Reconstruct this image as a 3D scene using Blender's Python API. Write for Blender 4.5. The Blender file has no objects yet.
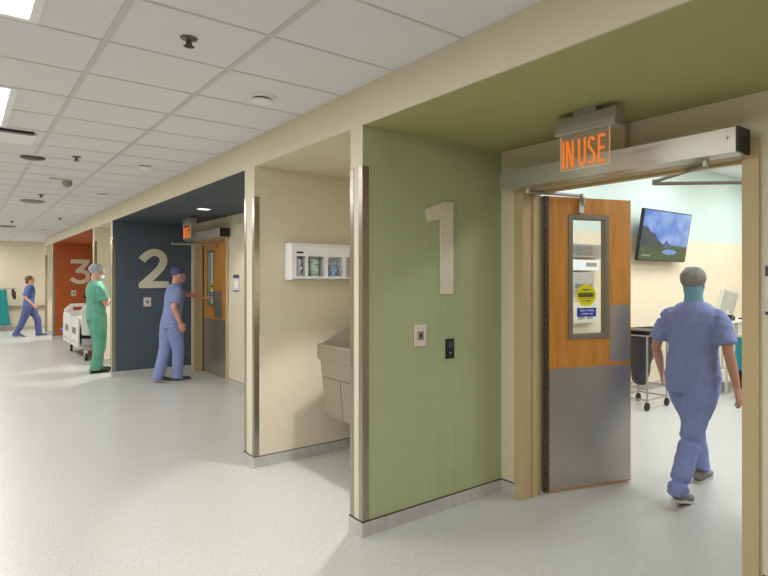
import bpy, bmesh, math, random
from mathutils import Vector, Matrix, noise
random.seed(4)
R = math.radians
sc = bpy.context.scene
COL = sc.collection

# ------------------------------------------------------------------ camera, world, exposure
cam = bpy.data.cameras.new('camera')
camo = bpy.data.objects.new('camera', cam); COL.objects.link(camo)
cam.sensor_width = 36; cam.lens = 27.27
cam.shift_x = -0.1109; cam.shift_y = -0.0115
cam.clip_start = .05; cam.clip_end = 100
camo.location = (0, 0, 1.555); camo.rotation_euler = (R(90), 0, R(-41.249))
sc.camera = camo
sc.view_settings.view_transform = 'Standard'; sc.view_settings.look = 'None'
sc.view_settings.gamma = 1; sc.view_settings.use_curve_mapping = False
sc.view_settings.exposure = 0.07
w = bpy.data.worlds.new('world'); sc.world = w; w.use_nodes = True
w.node_tree.nodes['Background'].inputs[0].default_value = (.9, .95, 1, 1)
w.node_tree.nodes['Background'].inputs[1].default_value = .25

def area(name, x, y, z, sx, sy, power, color=(1, .97, .92), rot=(0, 0, 0), spread=None):
    l = bpy.data.lights.new(name, 'AREA'); l.shape = 'RECTANGLE'; l.size = sx; l.size_y = sy
    l.energy = power; l.color = color
    if spread: l.spread = spread
    o = bpy.data.objects.new(name, l); o.location = (x, y, z); o.rotation_euler = rot; COL.objects.link(o); return o
def spot(name, x, y, z, power, size, blend=.25, color=(1, .97, .92), rad=.05):
    l = bpy.data.lights.new(name, 'SPOT'); l.energy = power; l.spot_size = R(size); l.spot_blend = blend
    l.color = color; l.shadow_soft_size = rad
    o = bpy.data.objects.new(name, l); o.location = (x, y, z); COL.objects.link(o); return o

CEIL = 2.72
HD = 2.485            # header / alcove ceiling height
XW, XB = 1.827, 2.995 # corridor wall plane, alcove back wall plane
TROFFERS = [-6.67, -4.33, -1.99, .35, 2.69, 5.055, 7.4, 9.74, 12.08, 14.42, 16.76, 19.1, 21.4]
for ty in TROFFERS:
    area('troffer_light', -.028, ty, CEIL - .012, .5, 1.08, 38 if ty > 1 else 24, (1, .985, .965))
for (lx, ly) in ((5.0, 3.2), (7.4, 3.2), (9.6, 3.0), (5.0, .8), (7.4, .8), (5.0, -1.2), (9.6, .5)):
    area('room_light', lx, ly, 3.28, .6, 1.2, 41, (.97, .99, 1))
area('room_light', 5.0, 8.5, 2.78, .6, 1.2, 90, (.95, 1, 1))
for (lx, ly, pw) in ((2.35, 3.68, 115), (2.35, 11.35, 130), (2.35, 19.1, 130)):
    spot('downlight_lamp', lx, ly, HD - .03, pw, 78, .3)
for (lx, ly, pw) in ((2.44, .5, 5), (2.44, 8.116, 22), (2.44, 15.8, 22)):
    spot('downlight_lamp', lx, ly, HD - .03, pw, 110, .6)
area('room_light', 4.2, 21.5, CEIL - .012, 1.1, .5, 60)

# ------------------------------------------------------------------ materials
def srgb(r, g, b):
    f = lambda c: (c / 255 / 12.92) if c / 255 <= .04045 else ((c / 255 + .055) / 1.055) ** 2.4
    return (f(r), f(g), f(b), 1)
MATS = {}
def mat(name, rgb, rough=.6, metal=0, var=.04, nscale=8, bump=0, bscale=60, emit=None, estr=0, alpha=None, trans=0, stretch=None, spec=None):
    if name in MATS: return MATS[name]
    m = bpy.data.materials.new(name); m.use_nodes = True; nt = m.node_tree; b = nt.nodes['Principled BSDF']
    c = srgb(*rgb); b.inputs['Base Color'].default_value = c
    b.inputs['Roughness'].default_value = rough; b.inputs['Metallic'].default_value = metal
    if spec is not None: b.inputs['Specular IOR Level'].default_value = spec
    tc = nt.nodes.new('ShaderNodeTexCoord'); mp = nt.nodes.new('ShaderNodeMapping')
    if stretch: mp.inputs['Scale'].default_value = stretch
    nt.links.new(tc.outputs['Object'], mp.inputs['Vector'])
    if var:
        n = nt.nodes.new('ShaderNodeTexNoise'); n.inputs['Scale'].default_value = nscale; n.inputs['Detail'].default_value = 4
        nt.links.new(mp.outputs[0], n.inputs['Vector'])
        r = nt.nodes.new('ShaderNodeValToRGB'); r.color_ramp.elements[0].position = .3; r.color_ramp.elements[1].position = .7
        r.color_ramp.elements[0].color = tuple(x * (1 - var) for x in c[:3]) + (1,)
        r.color_ramp.elements[1].color = tuple(min(1, x * (1 + var)) for x in c[:3]) + (1,)
        nt.links.new(n.outputs['Fac'], r.inputs[0]); nt.links.new(r.outputs[0], b.inputs['Base Color'])
    if bump:
        n2 = nt.nodes.new('ShaderNodeTexNoise'); n2.inputs['Scale'].default_value = bscale
        nt.links.new(mp.outputs[0], n2.inputs['Vector'])
        bp = nt.nodes.new('ShaderNodeBump'); bp.inputs['Strength'].default_value = bump; bp.inputs['Distance'].default_value = .01
        nt.links.new(n2.outputs['Fac'], bp.inputs['Height']); nt.links.new(bp.outputs[0], b.inputs['Normal'])
    if emit: b.inputs['Emission Color'].default_value = srgb(*emit); b.inputs['Emission Strength'].default_value = estr
    if trans: b.inputs['Transmission Weight'].default_value = trans; b.inputs['IOR'].default_value = 1.1
    if alpha is not None: b.inputs['Alpha'].default_value = alpha
    MATS[name] = m; return m

def weave_mat(name, rgb):
    m = mat(name, rgb, .75, var=.03, nscale=3)
    nt = m.node_tree; b = nt.nodes['Principled BSDF']
    src = b.inputs['Base Color'].links[0].from_socket
    tc = nt.nodes.new('ShaderNodeTexCoord')
    def lines(sc_, off):
        mp = nt.nodes.new('ShaderNodeMapping'); mp.inputs['Scale'].default_value = sc_
        n = nt.nodes.new('ShaderNodeTexNoise'); n.inputs['Scale'].default_value = 1; n.inputs['Detail'].default_value = 3
        nt.links.new(tc.outputs['Object'], mp.inputs['Vector']); nt.links.new(mp.outputs[0], n.inputs['Vector']); return n.outputs['Fac']
    a, c = lines((130, 130, 1.0), 0), lines((1.0, 1.0, 130), 1)
    ad = nt.nodes.new('ShaderNodeMath'); ad.operation = 'ADD'; nt.links.new(a, ad.inputs[0]); nt.links.new(c, ad.inputs[1])
    mr = nt.nodes.new('ShaderNodeMapRange'); mr.inputs[1].default_value = .7; mr.inputs[2].default_value = 1.3
    mr.inputs[3].default_value = .93; mr.inputs[4].default_value = 1.07
    nt.links.new(ad.outputs[0], mr.inputs[0])
    mx = nt.nodes.new('ShaderNodeVectorMath'); mx.operation = 'SCALE'
    nt.links.new(src, mx.inputs[0]); nt.links.new(mr.outputs[0], mx.inputs['Scale'])
    nt.links.new(mx.outputs[0], b.inputs['Base Color'])
    return m

CREAM = mat('cream_paint', (216, 207, 184), .55, var=.015, bump=.03, bscale=250)
PANEL = mat('cream_wall_sheet', (221, 209, 189), .45, var=.015)
GREEN = weave_mat('green_woven_wallcovering', (170, 179, 137))
GREENC = mat('green_ceiling_paint', (168, 168, 114), .7, var=.02)
BLUE = weave_mat('slate_blue_wallcovering', (76, 88, 99))
BLUEC = mat('slate_blue_ceiling_paint', (70, 80, 90), .7, var=.02)
ORANGE = weave_mat('burnt_orange_wallcovering', (176, 90, 42))
ORANGEC = mat('burnt_orange_ceiling_paint', (176, 84, 34), .7, var=.02)
TAN = mat('tan_door_frame_paint', (194, 172, 132), .4, var=.02)
TEAL = mat('pale_teal_paint', (202, 219, 212), .6, var=.015)
RCREAM = mat('pale_cream_paint', (228, 214, 188), .6, var=.015)
COVE = mat('grey_cove_base', (184, 184, 180), .5, var=.1, nscale=25, stretch=(1, 1, .4))
BLACK = mat('black_plastic', (28, 28, 30), .4, var=0)
DARKSTRIP = mat('dark_trim', (62, 52, 42), .5, var=0)
WHITE = mat('white_plastic', (238, 239, 241), .35, var=.01)
OFFW = mat('off_white_enamel', (214, 212, 200), .4, var=.02)
GREYP = mat('grey_plastic', (140, 140, 134), .4, var=.03)
STEEL = mat('brushed_steel', (188, 186, 180), .36, .85, var=.06, nscale=30, stretch=(8, 8, .4))
STEELH = mat('satin_aluminium', (200, 198, 190), .38, .75, var=.04, nscale=40, stretch=(.3, .3, 6))
SINKST = mat('stainless_sink', (178, 172, 158), .36, .85, var=.05, nscale=20)
DARKST = mat('dark_bronze_hinge', (96, 92, 84), .4, .8, var=.05)
TEE = mat('ceiling_tee', (200, 202, 202), .5, var=0)
NUM = mat('brushed_champagne_metal', (218, 212, 190), .5, .15, var=.03)
def wood():
    m = mat('honey_maple_veneer', (190, 122, 44), .38, var=0)
    nt = m.node_tree; b = nt.nodes['Principled BSDF']
    tc = nt.nodes.new('ShaderNodeTexCoord'); mp = nt.nodes.new('ShaderNodeMapping'); mp.inputs['Scale'].default_value = (9, 9, .7)
    n = nt.nodes.new('ShaderNodeTexNoise'); n.inputs['Scale'].default_value = 3; n.inputs['Detail'].default_value = 6; n.inputs['Distortion'].default_value = .6
    r = nt.nodes.new('ShaderNodeValToRGB'); r.color_ramp.elements[0].position = .3; r.color_ramp.elements[1].position = .72
    r.color_ramp.elements[0].color = srgb(188, 124, 50); r.color_ramp.elements[1].color = srgb(212, 150, 72)
    nt.links.new(tc.outputs['Object'], mp.inputs[0]); nt.links.new(mp.outputs[0], n.inputs['Vector'])
    nt.links.new(n.outputs['Fac'], r.inputs[0]); nt.links.new(r.outputs[0], b.inputs['Base Color']); return m
WOOD = wood()
def glass():
    m = bpy.data.materials.new('clear_glass'); m.use_nodes = True; nt = m.node_tree; nt.nodes.clear()
    o = nt.nodes.new('ShaderNodeOutputMaterial'); mx = nt.nodes.new('ShaderNodeMixShader'); mx.inputs[0].default_value = .1
    t = nt.nodes.new('ShaderNodeBsdfTransparent'); t.inputs[0].default_value = (.95, .97, .96, 1)
    g = nt.nodes.new('ShaderNodeBsdfGlossy'); g.inputs['Roughness'].default_value = .03
    nt.links.new(t.outputs[0], mx.inputs[1]); nt.links.new(g.outputs[0], mx.inputs[2]); nt.links.new(mx.outputs[0], o.inputs[0]); return m
GLASS = glass()
def floor_mat():
    m = mat('speckled_grey_vinyl', (196, 197, 193), .33, var=0, spec=.4)
    nt = m.node_tree; b = nt.nodes['Principled BSDF']
    tc = nt.nodes.new('ShaderNodeTexCoord')
    mp = nt.nodes.new('ShaderNodeMapping'); mp.inputs['Scale'].default_value = (60, 14, 20); mp.inputs['Rotation'].default_value = (0, 0, R(35))
    n = nt.nodes.new('ShaderNodeTexNoise'); n.inputs['Scale'].default_value = 1.6; n.inputs['Detail'].default_value = 5; n.inputs['Roughness'].default_value = .7
    n2 = nt.nodes.new('ShaderNodeTexNoise'); n2.inputs['Scale'].default_value = 1.2
    r = nt.nodes.new('ShaderNodeValToRGB'); r.color_ramp.elements[0].position = .34; r.color_ramp.elements[1].position = .6
    r.color_ramp.elements[0].color = srgb(176, 177, 173); r.color_ramp.elements[1].color = srgb(193, 194, 190)
    nt.links.new(tc.outputs['Object'], mp.inputs[0]); nt.links.new(mp.outputs[0], n.inputs['Vector']); nt.links.new(tc.outputs['Object'], n2.inputs['Vector'])
    nt.links.new(n.outputs['Fac'], r.inputs[0]); nt.links.new(r.outputs[0], b.inputs['Base Color'])
    mr = nt.nodes.new('ShaderNodeMapRange'); mr.inputs[3].default_value = .26; mr.inputs[4].default_value = .42
    nt.links.new(n2.outputs['Fac'], mr.inputs[0]); nt.links.new(mr.outputs[0], b.inputs['Roughness'])
    return m
FLOOR = floor_mat()
TILE = mat('mineral_fibre_tile', (224, 226, 228), .85, var=.01, nscale=2.5, bump=.05, bscale=300)
DIFF = mat('lit_diffuser', (255, 255, 255), .5, var=0, emit=(255, 250, 240), estr=3.0)

# ------------------------------------------------------------------ mesh helpers
def box(bm, x0, x1, y0, y1, z0, z1, mi=0, M=None):
    vs = [bm.verts.new((x, y, z)) for x in (x0, x1) for y in (y0, y1) for z in (z0, z1)]
    if M is not None:
        for v in vs: v.co = M @ v.co
    q = [(0, 1, 3, 2), (4, 6, 7, 5), (0, 4, 5, 1), (2, 3, 7, 6), (0, 2, 6, 4), (1, 5, 7, 3)]
    fs = [bm.faces.new([vs[i] for i in f]) for f in q]
    for f in fs: f.material_index = mi
    return fs            # order: -x, +x, -y, +y, -z, +z
def frame_of(t, s=None):
    t = t.normalized()
    if s is None: s = Vector((0, 0, 1)) if abs(t.z) < .9 else Vector((1, 0, 0))
    s = (s - t * s.dot(t))
    if s.length < 1e-5: s = t.orthogonal()
    s.normalize(); return s, t.cross(s)
def loft(bm, pts, rad, side=None, seg=16, cap=True, smooth=0, mi=0):
    """closed tube through pts; rad: numbers or (a, b) pairs, a along `side`"""
    pts = [Vector(p) for p in pts]; rad = [(r, r) if not isinstance(r, (tuple, list)) else r for r in rad]
    if smooth:
        P, Q = [], []
        n = len(pts)
        for i in range(n - 1):
            p0, p1, p2, p3 = pts[max(i - 1, 0)], pts[i], pts[i + 1], pts[min(i + 2, n - 1)]
            for k in range(smooth):
                t = k / smooth
                P.append(.5 * ((2 * p1) + (-p0 + p2) * t + (2 * p0 - 5 * p1 + 4 * p2 - p3) * t * t + (-p0 + 3 * p1 - 3 * p2 + p3) * t ** 3))
                tt = t * t * (3 - 2 * t)
                Q.append((rad[i][0] * (1 - tt) + rad[i + 1][0] * tt, rad[i][1] * (1 - tt) + rad[i + 1][1] * tt))
        P.append(pts[-1]); Q.append(rad[-1]); pts, rad = P, Q
    n = len(pts); rings = []
    for i in range(n):
        t = (pts[min(i + 1, n - 1)] - pts[max(i - 1, 0)])
        if t.length < 1e-7: t = Vector((0, 0, 1))
        s, o = frame_of(t, Vector(side) if side is not None else None)
        ring = []
        for k in range(seg):
            a = 2 * math.pi * k / seg
            ring.append(bm.verts.new(pts[i] + s * math.cos(a) * rad[i][0] + o * math.sin(a) * rad[i][1]))
        rings.append(ring)
    for i in range(n - 1):
        for k in range(seg):
            f = bm.faces.new((rings[i][k], rings[i][(k + 1) % seg], rings[i + 1][(k + 1) % seg], rings[i + 1][k])); f.material_index = mi
    if cap:
        for ring, p, sg in ((rings[0], pts[0], 1), (rings[-1], pts[-1], -1)):
            f = bm.faces.new(ring if sg < 0 else ring[::-1]); f.material_index = mi
def tube(bm, pts, r, seg=10, mi=0): loft(bm, pts, [r] * len(pts), seg=seg, mi=mi)
def ell(bm, c, r, M=None, seg=16, rings=10, mi=0):
    c = Vector(c); V = []
    for i in range(1, rings):
        th = math.pi * i / rings
        V.append([Vector((r[0] * math.sin(th) * math.cos(2 * math.pi * k / seg), r[1] * math.sin(th) * math.sin(2 * math.pi * k / seg), r[2] * math.cos(th))) for k in range(seg)])
    f = (lambda v: c + (M @ v if M is not None else v))
    V = [[bm.verts.new(f(v)) for v in ring] for ring in V]
    top, bot = bm.verts.new(f(Vector((0, 0, r[2])))), bm.verts.new(f(Vector((0, 0, -r[2]))))
    for i in range(len(V) - 1):
        for k in range(seg): bm.faces.new((V[i][k], V[i + 1][k], V[i + 1][(k + 1) % seg], V[i][(k + 1) % seg])).material_index = mi
    for k in range(seg):
        bm.faces.new((top, V[0][k], V[0][(k + 1) % seg])).material_index = mi
        bm.faces.new((bot, V[-1][(k + 1) % seg], V[-1][k])).material_index = mi
def prism(bm, poly, f0, f1, mi=0):
    """poly: 2D points; f0/f1 map (u,v) to the two end faces"""
    a = [bm.verts.new(f0(*p)) for p in poly]; b = [bm.verts.new(f1(*p)) for p in poly]; n = len(poly)
    for fv in (a, b[::-1]): bm.faces.new(fv).material_index = mi
    for i in range(n): bm.faces.new((a[i], b[i], b[(i + 1) % n], a[(i + 1) % n])).material_index = mi
def stroke(bm, path, wd, f0, f1, mi=0):
    P = [Vector(p) for p in path]; n = len(P); L, Rr = [], []
    for i in range(n):
        d0 = (P[i] - P[i - 1]).normalized() if i else None; d1 = (P[i + 1] - P[i]).normalized() if i < n - 1 else None
        d0 = d0 or d1; d1 = d1 or d0
        nn = Vector((-(d0 + d1).y, (d0 + d1).x))
        nn.normalize(); nrm = Vector((-d0.y, d0.x)); k = wd / 2 / max(.35, nn.dot(nrm))
        L.append(P[i] + nn * k); Rr.append(P[i] - nn * k)
    for i in range(n - 1): prism(bm, [L[i], L[i + 1], Rr[i + 1], Rr[i]], f0, f1, mi)
def mesh(name, bm, mats, parent=None, loc=None, bevel=0, smooth=False, kind=None, label=None, rot=None):
    if isinstance(mats, bpy.types.Material): mats = [mats]
    bmesh.ops.recalc_face_normals(bm, faces=bm.faces)
    me = bpy.data.meshes.new(name); bm.to_mesh(me); bm.free()
    for m in mats: me.materials.append(m)
    o = bpy.data.objects.new(name, me); COL.objects.link(o)
    if parent: o.parent = parent
    if loc: o.location = loc
    if rot: o.rotation_euler = rot
    if smooth:
        for p in me.polygons: p.use_smooth = True
        if smooth != True:
            try: me.set_sharp_from_angle(angle=R(smooth))
            except Exception: pass
    if bevel:
        b = o.modifiers.new('bevel', 'BEVEL'); b.width = bevel; b.segments = 2; b.limit_method = 'ANGLE'
    if kind: o['kind'] = kind
    if label: o['label'] = label
    return o
def B(): return bmesh.new()
def boxes(name, lst, mats, **k):
    bm = B()
    for b in lst: box(bm, *b)
    return mesh(name, bm, mats, **k)
def empty(name, loc=(0, 0, 0), rz=0, kind=None):
    o = bpy.data.objects.new(name, None); o.empty_display_size = .1; COL.objects.link(o); o.location = loc; o.rotation_euler = (0, 0, rz)
    if kind: o['kind'] = kind
    return o
def tag(o, label, cat, group=None):
    o['label'] = label; o['category'] = cat
    if group: o['group'] = group
    return o
def copy_tree(o, parent=None):
    c = o.copy(); COL.objects.link(c); c.parent = parent
    for ch in [x for x in bpy.data.objects if x.parent == o]: copy_tree(ch, c)
    return c

# ------------------------------------------------------------------ structure
S = 'structure'
boxes('floor', [(-2.2, 11, -8, 23, -.1, 0)], FLOOR, kind=S)
boxes('ceiling', [(-2.2, XW, -8, 20.28, CEIL, CEIL + .1), (-2.2, 6, 20.28, 23, CEIL, CEIL + .1)], TILE, kind=S)
tees = []
for x in (.537 - 1.172, .537, 1.122):
    tees.append((x - .014, x + .014, -8, 22.6, CEIL - .004, CEIL + .01))
y = 2.721 - .5865 * 18
while y < 22.6:
    for (x0, x1) in ((-2.2, .523), (.551, 1.108), (1.136, XW)):
        tees.append((x0, x1, y - .008, y + .008, CEIL - .003, CEIL + .01))
    y += .5865
boxes('trim_1', tees, TEE, kind=S)
boxes('wall_left', [(-2.3, -2.2, -8, 23, 0, CEIL)], CREAM, kind=S)
boxes('wall_rear', [(-2.2, XW, -8.1, -8, 0, CEIL)], CREAM, kind=S)
boxes('wall_end', [(-2.2, 6.1, 22.6, 22.8, 0, CEIL)], CREAM, kind=S)
boxes('wall_end_side', [(6, 6.1, 20.28, 22.6, 0, CEIL)], CREAM, kind=S)
boxes('trim_2', [(-2.2, 6, 22.555, 22.575, .64, .74), (-2.2, 6, 22.575, 22.6, .66, .72)], mat('grey_brown_handrail', (150, 140, 122), .5), kind=S)

PIL = [(3.057, 3.200), (4.763, 4.978), (10.647, 10.79), (12.29, 12.44), (18.42, 18.57), (20.13, 20.28)]
YEND = -4.2
# header above the alcoves
boxes('wall_header', [(XW, XW + .012, YEND - .15, 20.28, HD, CEIL)], CREAM, kind=S)
ALC = [(YEND, 3.057, GREENC), (3.2, 4.763, CREAM), (4.978, 10.647, BLUEC), (10.79, 12.29, CREAM), (12.44, 18.42, ORANGEC), (18.57, 20.13, CREAM)]
for i, (a, b, m) in enumerate(ALC):
    boxes('ceiling_alcove', [(XW + .012, XB + .01, a, b, HD, HD + .1)], m, kind=S)
def partition(name, y0, y1, mlo, mhi, x1=XB + .05):
    """wall between alcoves; mlo colours the face towards smaller y, mhi the other"""
    bm = B(); fs = box(bm, XW, x1, y0, y1, 0, HD)
    fs[2].material_index = 1; fs[3].material_index = 2
    return mesh(name, bm, [CREAM, mlo, mhi], kind=S)
partition('wall_alcove', *PIL[0], GREEN, CREAM); partition('wall_alcove', *PIL[1], CREAM, CREAM)
partition('wall_alcove', *PIL[2], BLUE, CREAM); partition('wall_alcove', *PIL[3], CREAM, CREAM)
partition('wall_alcove', *PIL[4], ORANGE, CREAM); partition('wall_alcove', *PIL[5], CREAM, CREAM)
partition('wall_alcove', YEND - .15, YEND, CREAM, CREAM)
boxes('wall_corridor', [(XW, XW + .15, -8, YEND - .15, 0, CEIL)], CREAM, kind=S)
# back wall of the alcoves with the doorways
T = .18
DO = [(1.284, 2.845), (8.86, 10.42), (16.53, 18.09)]; DH = 2.195
segs = []; ys = YEND
for (a, b) in DO:
    segs += [(XB, XB + T, ys, a, 0, HD + .3), (XB, XB + T, a, b, DH, HD + .3)]; ys = b
segs.append((XB, XB + T, ys, 20.28, 0, HD + .3))
boxes('wall_back', segs, CREAM, kind=S)
# protective wall sheet, slightly proud, up to 1.1 m
boxes('trim_3', [(XB - .004, XB, YEND, 1.205, .09, 1.1), (XB - .004, XB, 4.978, 8.81, .09, 1.1), (XB - .004, XB, 3.2, 4.763, .09, 1.1),
                 (XW + .04, XB - .004, 4.759, 4.763, .09, 1.1), (XW + .04, XB - .004, 12.286, 12.29, .09, 1.1)], PANEL, kind=S)
# flash cove base + dark cap line
def base_run(lst, capt=.006, h=.088, t=.008):
    bm, bc = B(), B()
    for (x0, x1, y0, y1) in lst:
        box(bm, x0, x1, y0, y1, 0, h); box(bc, x0, x1, y0, y1, h, h + capt)
    return bm, bc
t = .008
runs = []
for (a, b) in PIL: runs += [(XW - t, XW, a - t, b + t), (XW, XB, a - t, a), (XW, XB, b, b + t)]
for (a, b) in ((YEND, 1.205), (2.915, 3.057 - t), (3.2 + t, 4.763 - t), (4.978 + t, 8.81), (10.47, 10.647 - t), (12.44 + t, 16.48), (18.14, 18.42 - t), (10.79 + t, 12.29 - t)):
    runs.append((XB - t, XB, a, b))
runs += [(-2.2, 6, 22.6 - t, 22.6)]
bm, bc = base_run(runs); mesh('baseboard_right', bm, COVE, kind=S); mesh('baseboard_cap', bc, DARKSTRIP, kind=S)
# door frames
def door_frame(name, a, b):
    f = .065; pr = .018; L = []
    for (y0, y1) in ((a - f, a + .02), (b - .02, b + f)):
        L.append((XB - pr, XB, y0, y1, 0, DH + f))
    L.append((XB - pr, XB, a + .02, b - .02, DH - .02, DH + f))
    L += [(XB, XB + T, a, a + .02, 0, DH), (XB, XB + T, b - .02, b, 0, DH), (XB, XB + T, a + .02, b - .02, DH - .02, DH)]
    L += [(XB + .08, XB + .118, a + .02, a + .035, 0, DH - .02), (XB + .08, XB + .118, b - .035, b - .02, 0, DH - .02), (XB + .08, XB + .118, a + .035, b - .035, DH - .035, DH - .02)]
    return boxes(name, L, TAN, kind=S, bevel=.003)
for i, (a, b) in enumerate(DO): door_frame('trim_%d' % (4 + i), a, b)

# rooms behind
RX, RY, RZ = 10.7, 4.5, 3.3
boxes('wall_room', [(XB + T, RX, RY, RY + .1, 0, 2.15)], RCREAM, kind=S)
boxes('wall_room_upper', [(XB + T, RX, RY, RY + .1, 2.15, RZ)], TEAL, kind=S)
boxes('wall_room_far', [(RX, RX + .1, -4.3, RY + .1, 0, 2.15)], RCREAM, kind=S)
boxes('wall_room_far_upper', [(RX, RX + .1, -4.3, RY + .1, 2.15, RZ)], TEAL, kind=S)
boxes('wall_room_near', [(XB + T, RX, -4.4, -4.3, 0, RZ)], RCREAM, kind=S)
boxes('ceiling_room', [(XB + T, RX + .1, -4.4, RY + .1, RZ, RZ + .1)], TILE, kind=S)
boxes('baseboard_room', [(XB + T, RX, RY - .01, RY, 0, .1), (RX - .01, RX, -4.3, RY - .01, 0, .1)], COVE, kind=S)
boxes('wall_second_room', [(XB + T, 8, 6.0, 6.1, 0, 2.8), (XB + T, 8, 12.5, 12.6, 0, 2.8), (8, 8.1, 6.0, 12.6, 0, 2.8)], TEAL, kind=S)
boxes('ceiling_second_room', [(XB + T, 8.1, 6.0, 12.6, 2.8, 2.9)], TILE, kind=S)
boxes('wall_third_room', [(XB + T + .02, XB + T + .1, 14.2, 20.28, 0, 2.8), (XB + T, 6, 20.23, 20.28, 0, 2.8)], CREAM, kind=S)

# ------------------------------------------------------------------ corner guards
GUARD = mat('polished_steel_guard', (170, 164, 154), .24, 1, var=.08, nscale=14, stretch=(6, 6, .5))
def guard_name(i, j):
    n = ['beside the green wall', 'left of the near sink', 'beside the slate blue wall', 'right of the orange alcove', 'left of the orange wall', 'nearest the corridor end']
    return 'steel corner guard, %s edge of the cream pier %s' % (('right', 'left')[j], n[i])
for i, (a, b) in enumerate(PIL):
    for j, (yy, sg) in enumerate(((a, -1), (b, 1))):
        e = .003; lg = .042
        bm = B()
        y0, y1 = sorted((yy + sg * e, yy - sg * lg)); box(bm, XW - e, XW, y0, y1, .094, 2.237)
        y0, y1 = sorted((yy, yy + sg * e)); box(bm, XW, XW + lg, y0, y1, .094, 2.237)
        o = mesh('corner_guard', bm, GUARD, loc=None)
        tag(o, guard_name(i, j), 'corner guard', 'steel guards on the pier corners')

# ------------------------------------------------------------------ ceiling fittings
for i, ty in enumerate(TROFFERS[3:6]):
    r = empty('ceiling_light', (-.028, ty, CEIL))
    tag(r, ['recessed ceiling light panel directly overhead, outside the picture on the left', 'bright recessed ceiling light panel at the top left corner of the picture',
            'second bright ceiling light panel, beyond the corner one at the left edge'][i], 'ceiling light', 'recessed light panels along the corridor')
    hx, hy = .298, .585
    boxes('frame', [(-hx, -hx + .035, -hy, hy, -.01, 0), (hx - .035, hx, -hy, hy, -.01, 0), (-hx + .035, hx - .035, -hy, -hy + .035, -.01, 0), (-hx + .035, hx - .035, hy - .035, hy, -.01, 0)], WHITE, parent=r)
    boxes('diffuser', [(-hx + .035, hx - .035, -hy + .035, hy - .035, -.006, -.002)], DIFF, parent=r)
def sprinkler(x, y, label):
    r = empty('sprinkler', (x, y, CEIL)); tag(r, label, 'sprinkler', 'sprinklers in the corridor ceiling')
    bm = B(); loft(bm, [(0, 0, 0), (0, 0, -.006), (0, 0, -.012)], [.04, .038, .026], seg=20); mesh('escutcheon', bm, mat('bronze_ring', (110, 108, 100), .4, .6), parent=r, smooth=40)
    bm = B(); loft(bm, [(0, 0, -.01), (0, 0, -.03)], [.012, .009]); 
    for s in (-1, 1): tube(bm, [(s * .01, 0, -.02), (s * .012, 0, -.03), (s * .002, 0, -.04)], .003, 6)
    for k in range(10):
        a = k * math.pi / 5; box(bm, .004, .024, -.004, .004, -.043, -.040, 0, Matrix.Rotation(a, 4, 'Z'))
    mesh('deflector', bm, mat('bronze_head', (80, 78, 72), .4, .6), parent=r)
sprinkler(.835, 3.005, 'bronze sprinkler head on the nearest ceiling tiles, top of the picture')
sprinkler(.839, 6.62, 'sprinkler head beside the black speaker in the ceiling')
sprinkler(.85, 9.9, 'sprinkler head just before the first grey round ceiling diffuser')
sprinkler(.80, 14.8, 'sprinkler head between the two round ceiling diffusers, far down the corridor')
sprinkler(1.446, 13.45, 'sprinkler head near the cream header above the orange alcove')
def lathe_thing(name, x, y, prof, m, label, cat, group=None, squash=1):
    bm = B(); loft(bm, [(0, 0, -p[1]) for p in prof], [(p[0], p[0] * squash) for p in prof], side=(1, 0, 0), seg=28)
    o = mesh(name, bm, m, loc=(x, y, CEIL), smooth=35); return tag(o, label, cat, group)
def detector(x, y, label):
    r = empty('smoke_detector', (x, y, CEIL)); tag(r, label, 'smoke detector', 'round smoke detectors in the ceiling')
    bm = B(); loft(bm, [(0, 0, 0), (0, 0, -.012), (0, 0, -.018)], [.085, .083, .06], seg=28); mesh('base', bm, WHITE, parent=r, smooth=35)
    bm = B(); loft(bm, [(0, 0, -.018), (0, 0, -.03)], [.056, .056], seg=20); mesh('vent_ring', bm, BLACK, parent=r, smooth=35)
    bm = B(); loft(bm, [(0, 0, -.028), (0, 0, -.04), (0, 0, -.047)], [.064, .06, .035], seg=28); mesh('cap', bm, WHITE, parent=r, smooth=35)
detector(1.449, 3.651, 'white smoke detector nearest the camera, near the cream header')
detector(1.453, 9.188, 'white smoke detector above the slate blue alcove corner')
detector(1.448, 16.7, 'white smoke detector at the far end, over the orange alcove')
r = empty('ceiling_vent', (.2, 5.98, CEIL)); tag(r, 'white air vent panel with a black slot, beyond the second light panel', 'vent')
boxes('panel', [(-.5, .27, -.2, .24, -.02, 0)], WHITE, parent=r); boxes('slot', [(-.5, .25, -.245, -.2, -.02, -.0)], BLACK, parent=r)
bm = B(); 
for k in range(3): box(bm, -.5, .24, -.238 + k * .013, -.234 + k * .013, -.026, -.02)
mesh('vane', bm, GREYP, parent=r)
lathe_thing('ceiling_speaker', .53, 6.93, [(.10, 0), (.098, .01), (.08, .018), (.03, .022)], BLACK, 'black round speaker on the ceiling left of a sprinkler', 'speaker')
GD = mat('grey_diffuser', (136, 136, 128), .5)
for (x, y, l) in ((.82, 10.75, 'flat grey round ceiling diffuser, the nearer of two'), (.80, 16.2, 'flat grey round ceiling diffuser, the farther of two')):
    lathe_thing('ceiling_diffuser', x, y, [(.15, 0), (.15, .012), (.12, .03), (.05, .035)], GD, l, 'diffuser', 'round diffusers far along the ceiling')
r = empty('security_camera', (.95, 8.2, CEIL)); tag(r, 'small white dome camera with a mounting plate on the ceiling', 'camera')
boxes('mounting_plate', [(-.17, .05, -.04, .04, -.02, 0)], OFFW, parent=r, bevel=.004)
bm = B(); ell(bm, (0, 0, -.045), (.05, .05, .05)); mesh('dome', bm, GREYP, parent=r, smooth=True)
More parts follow.
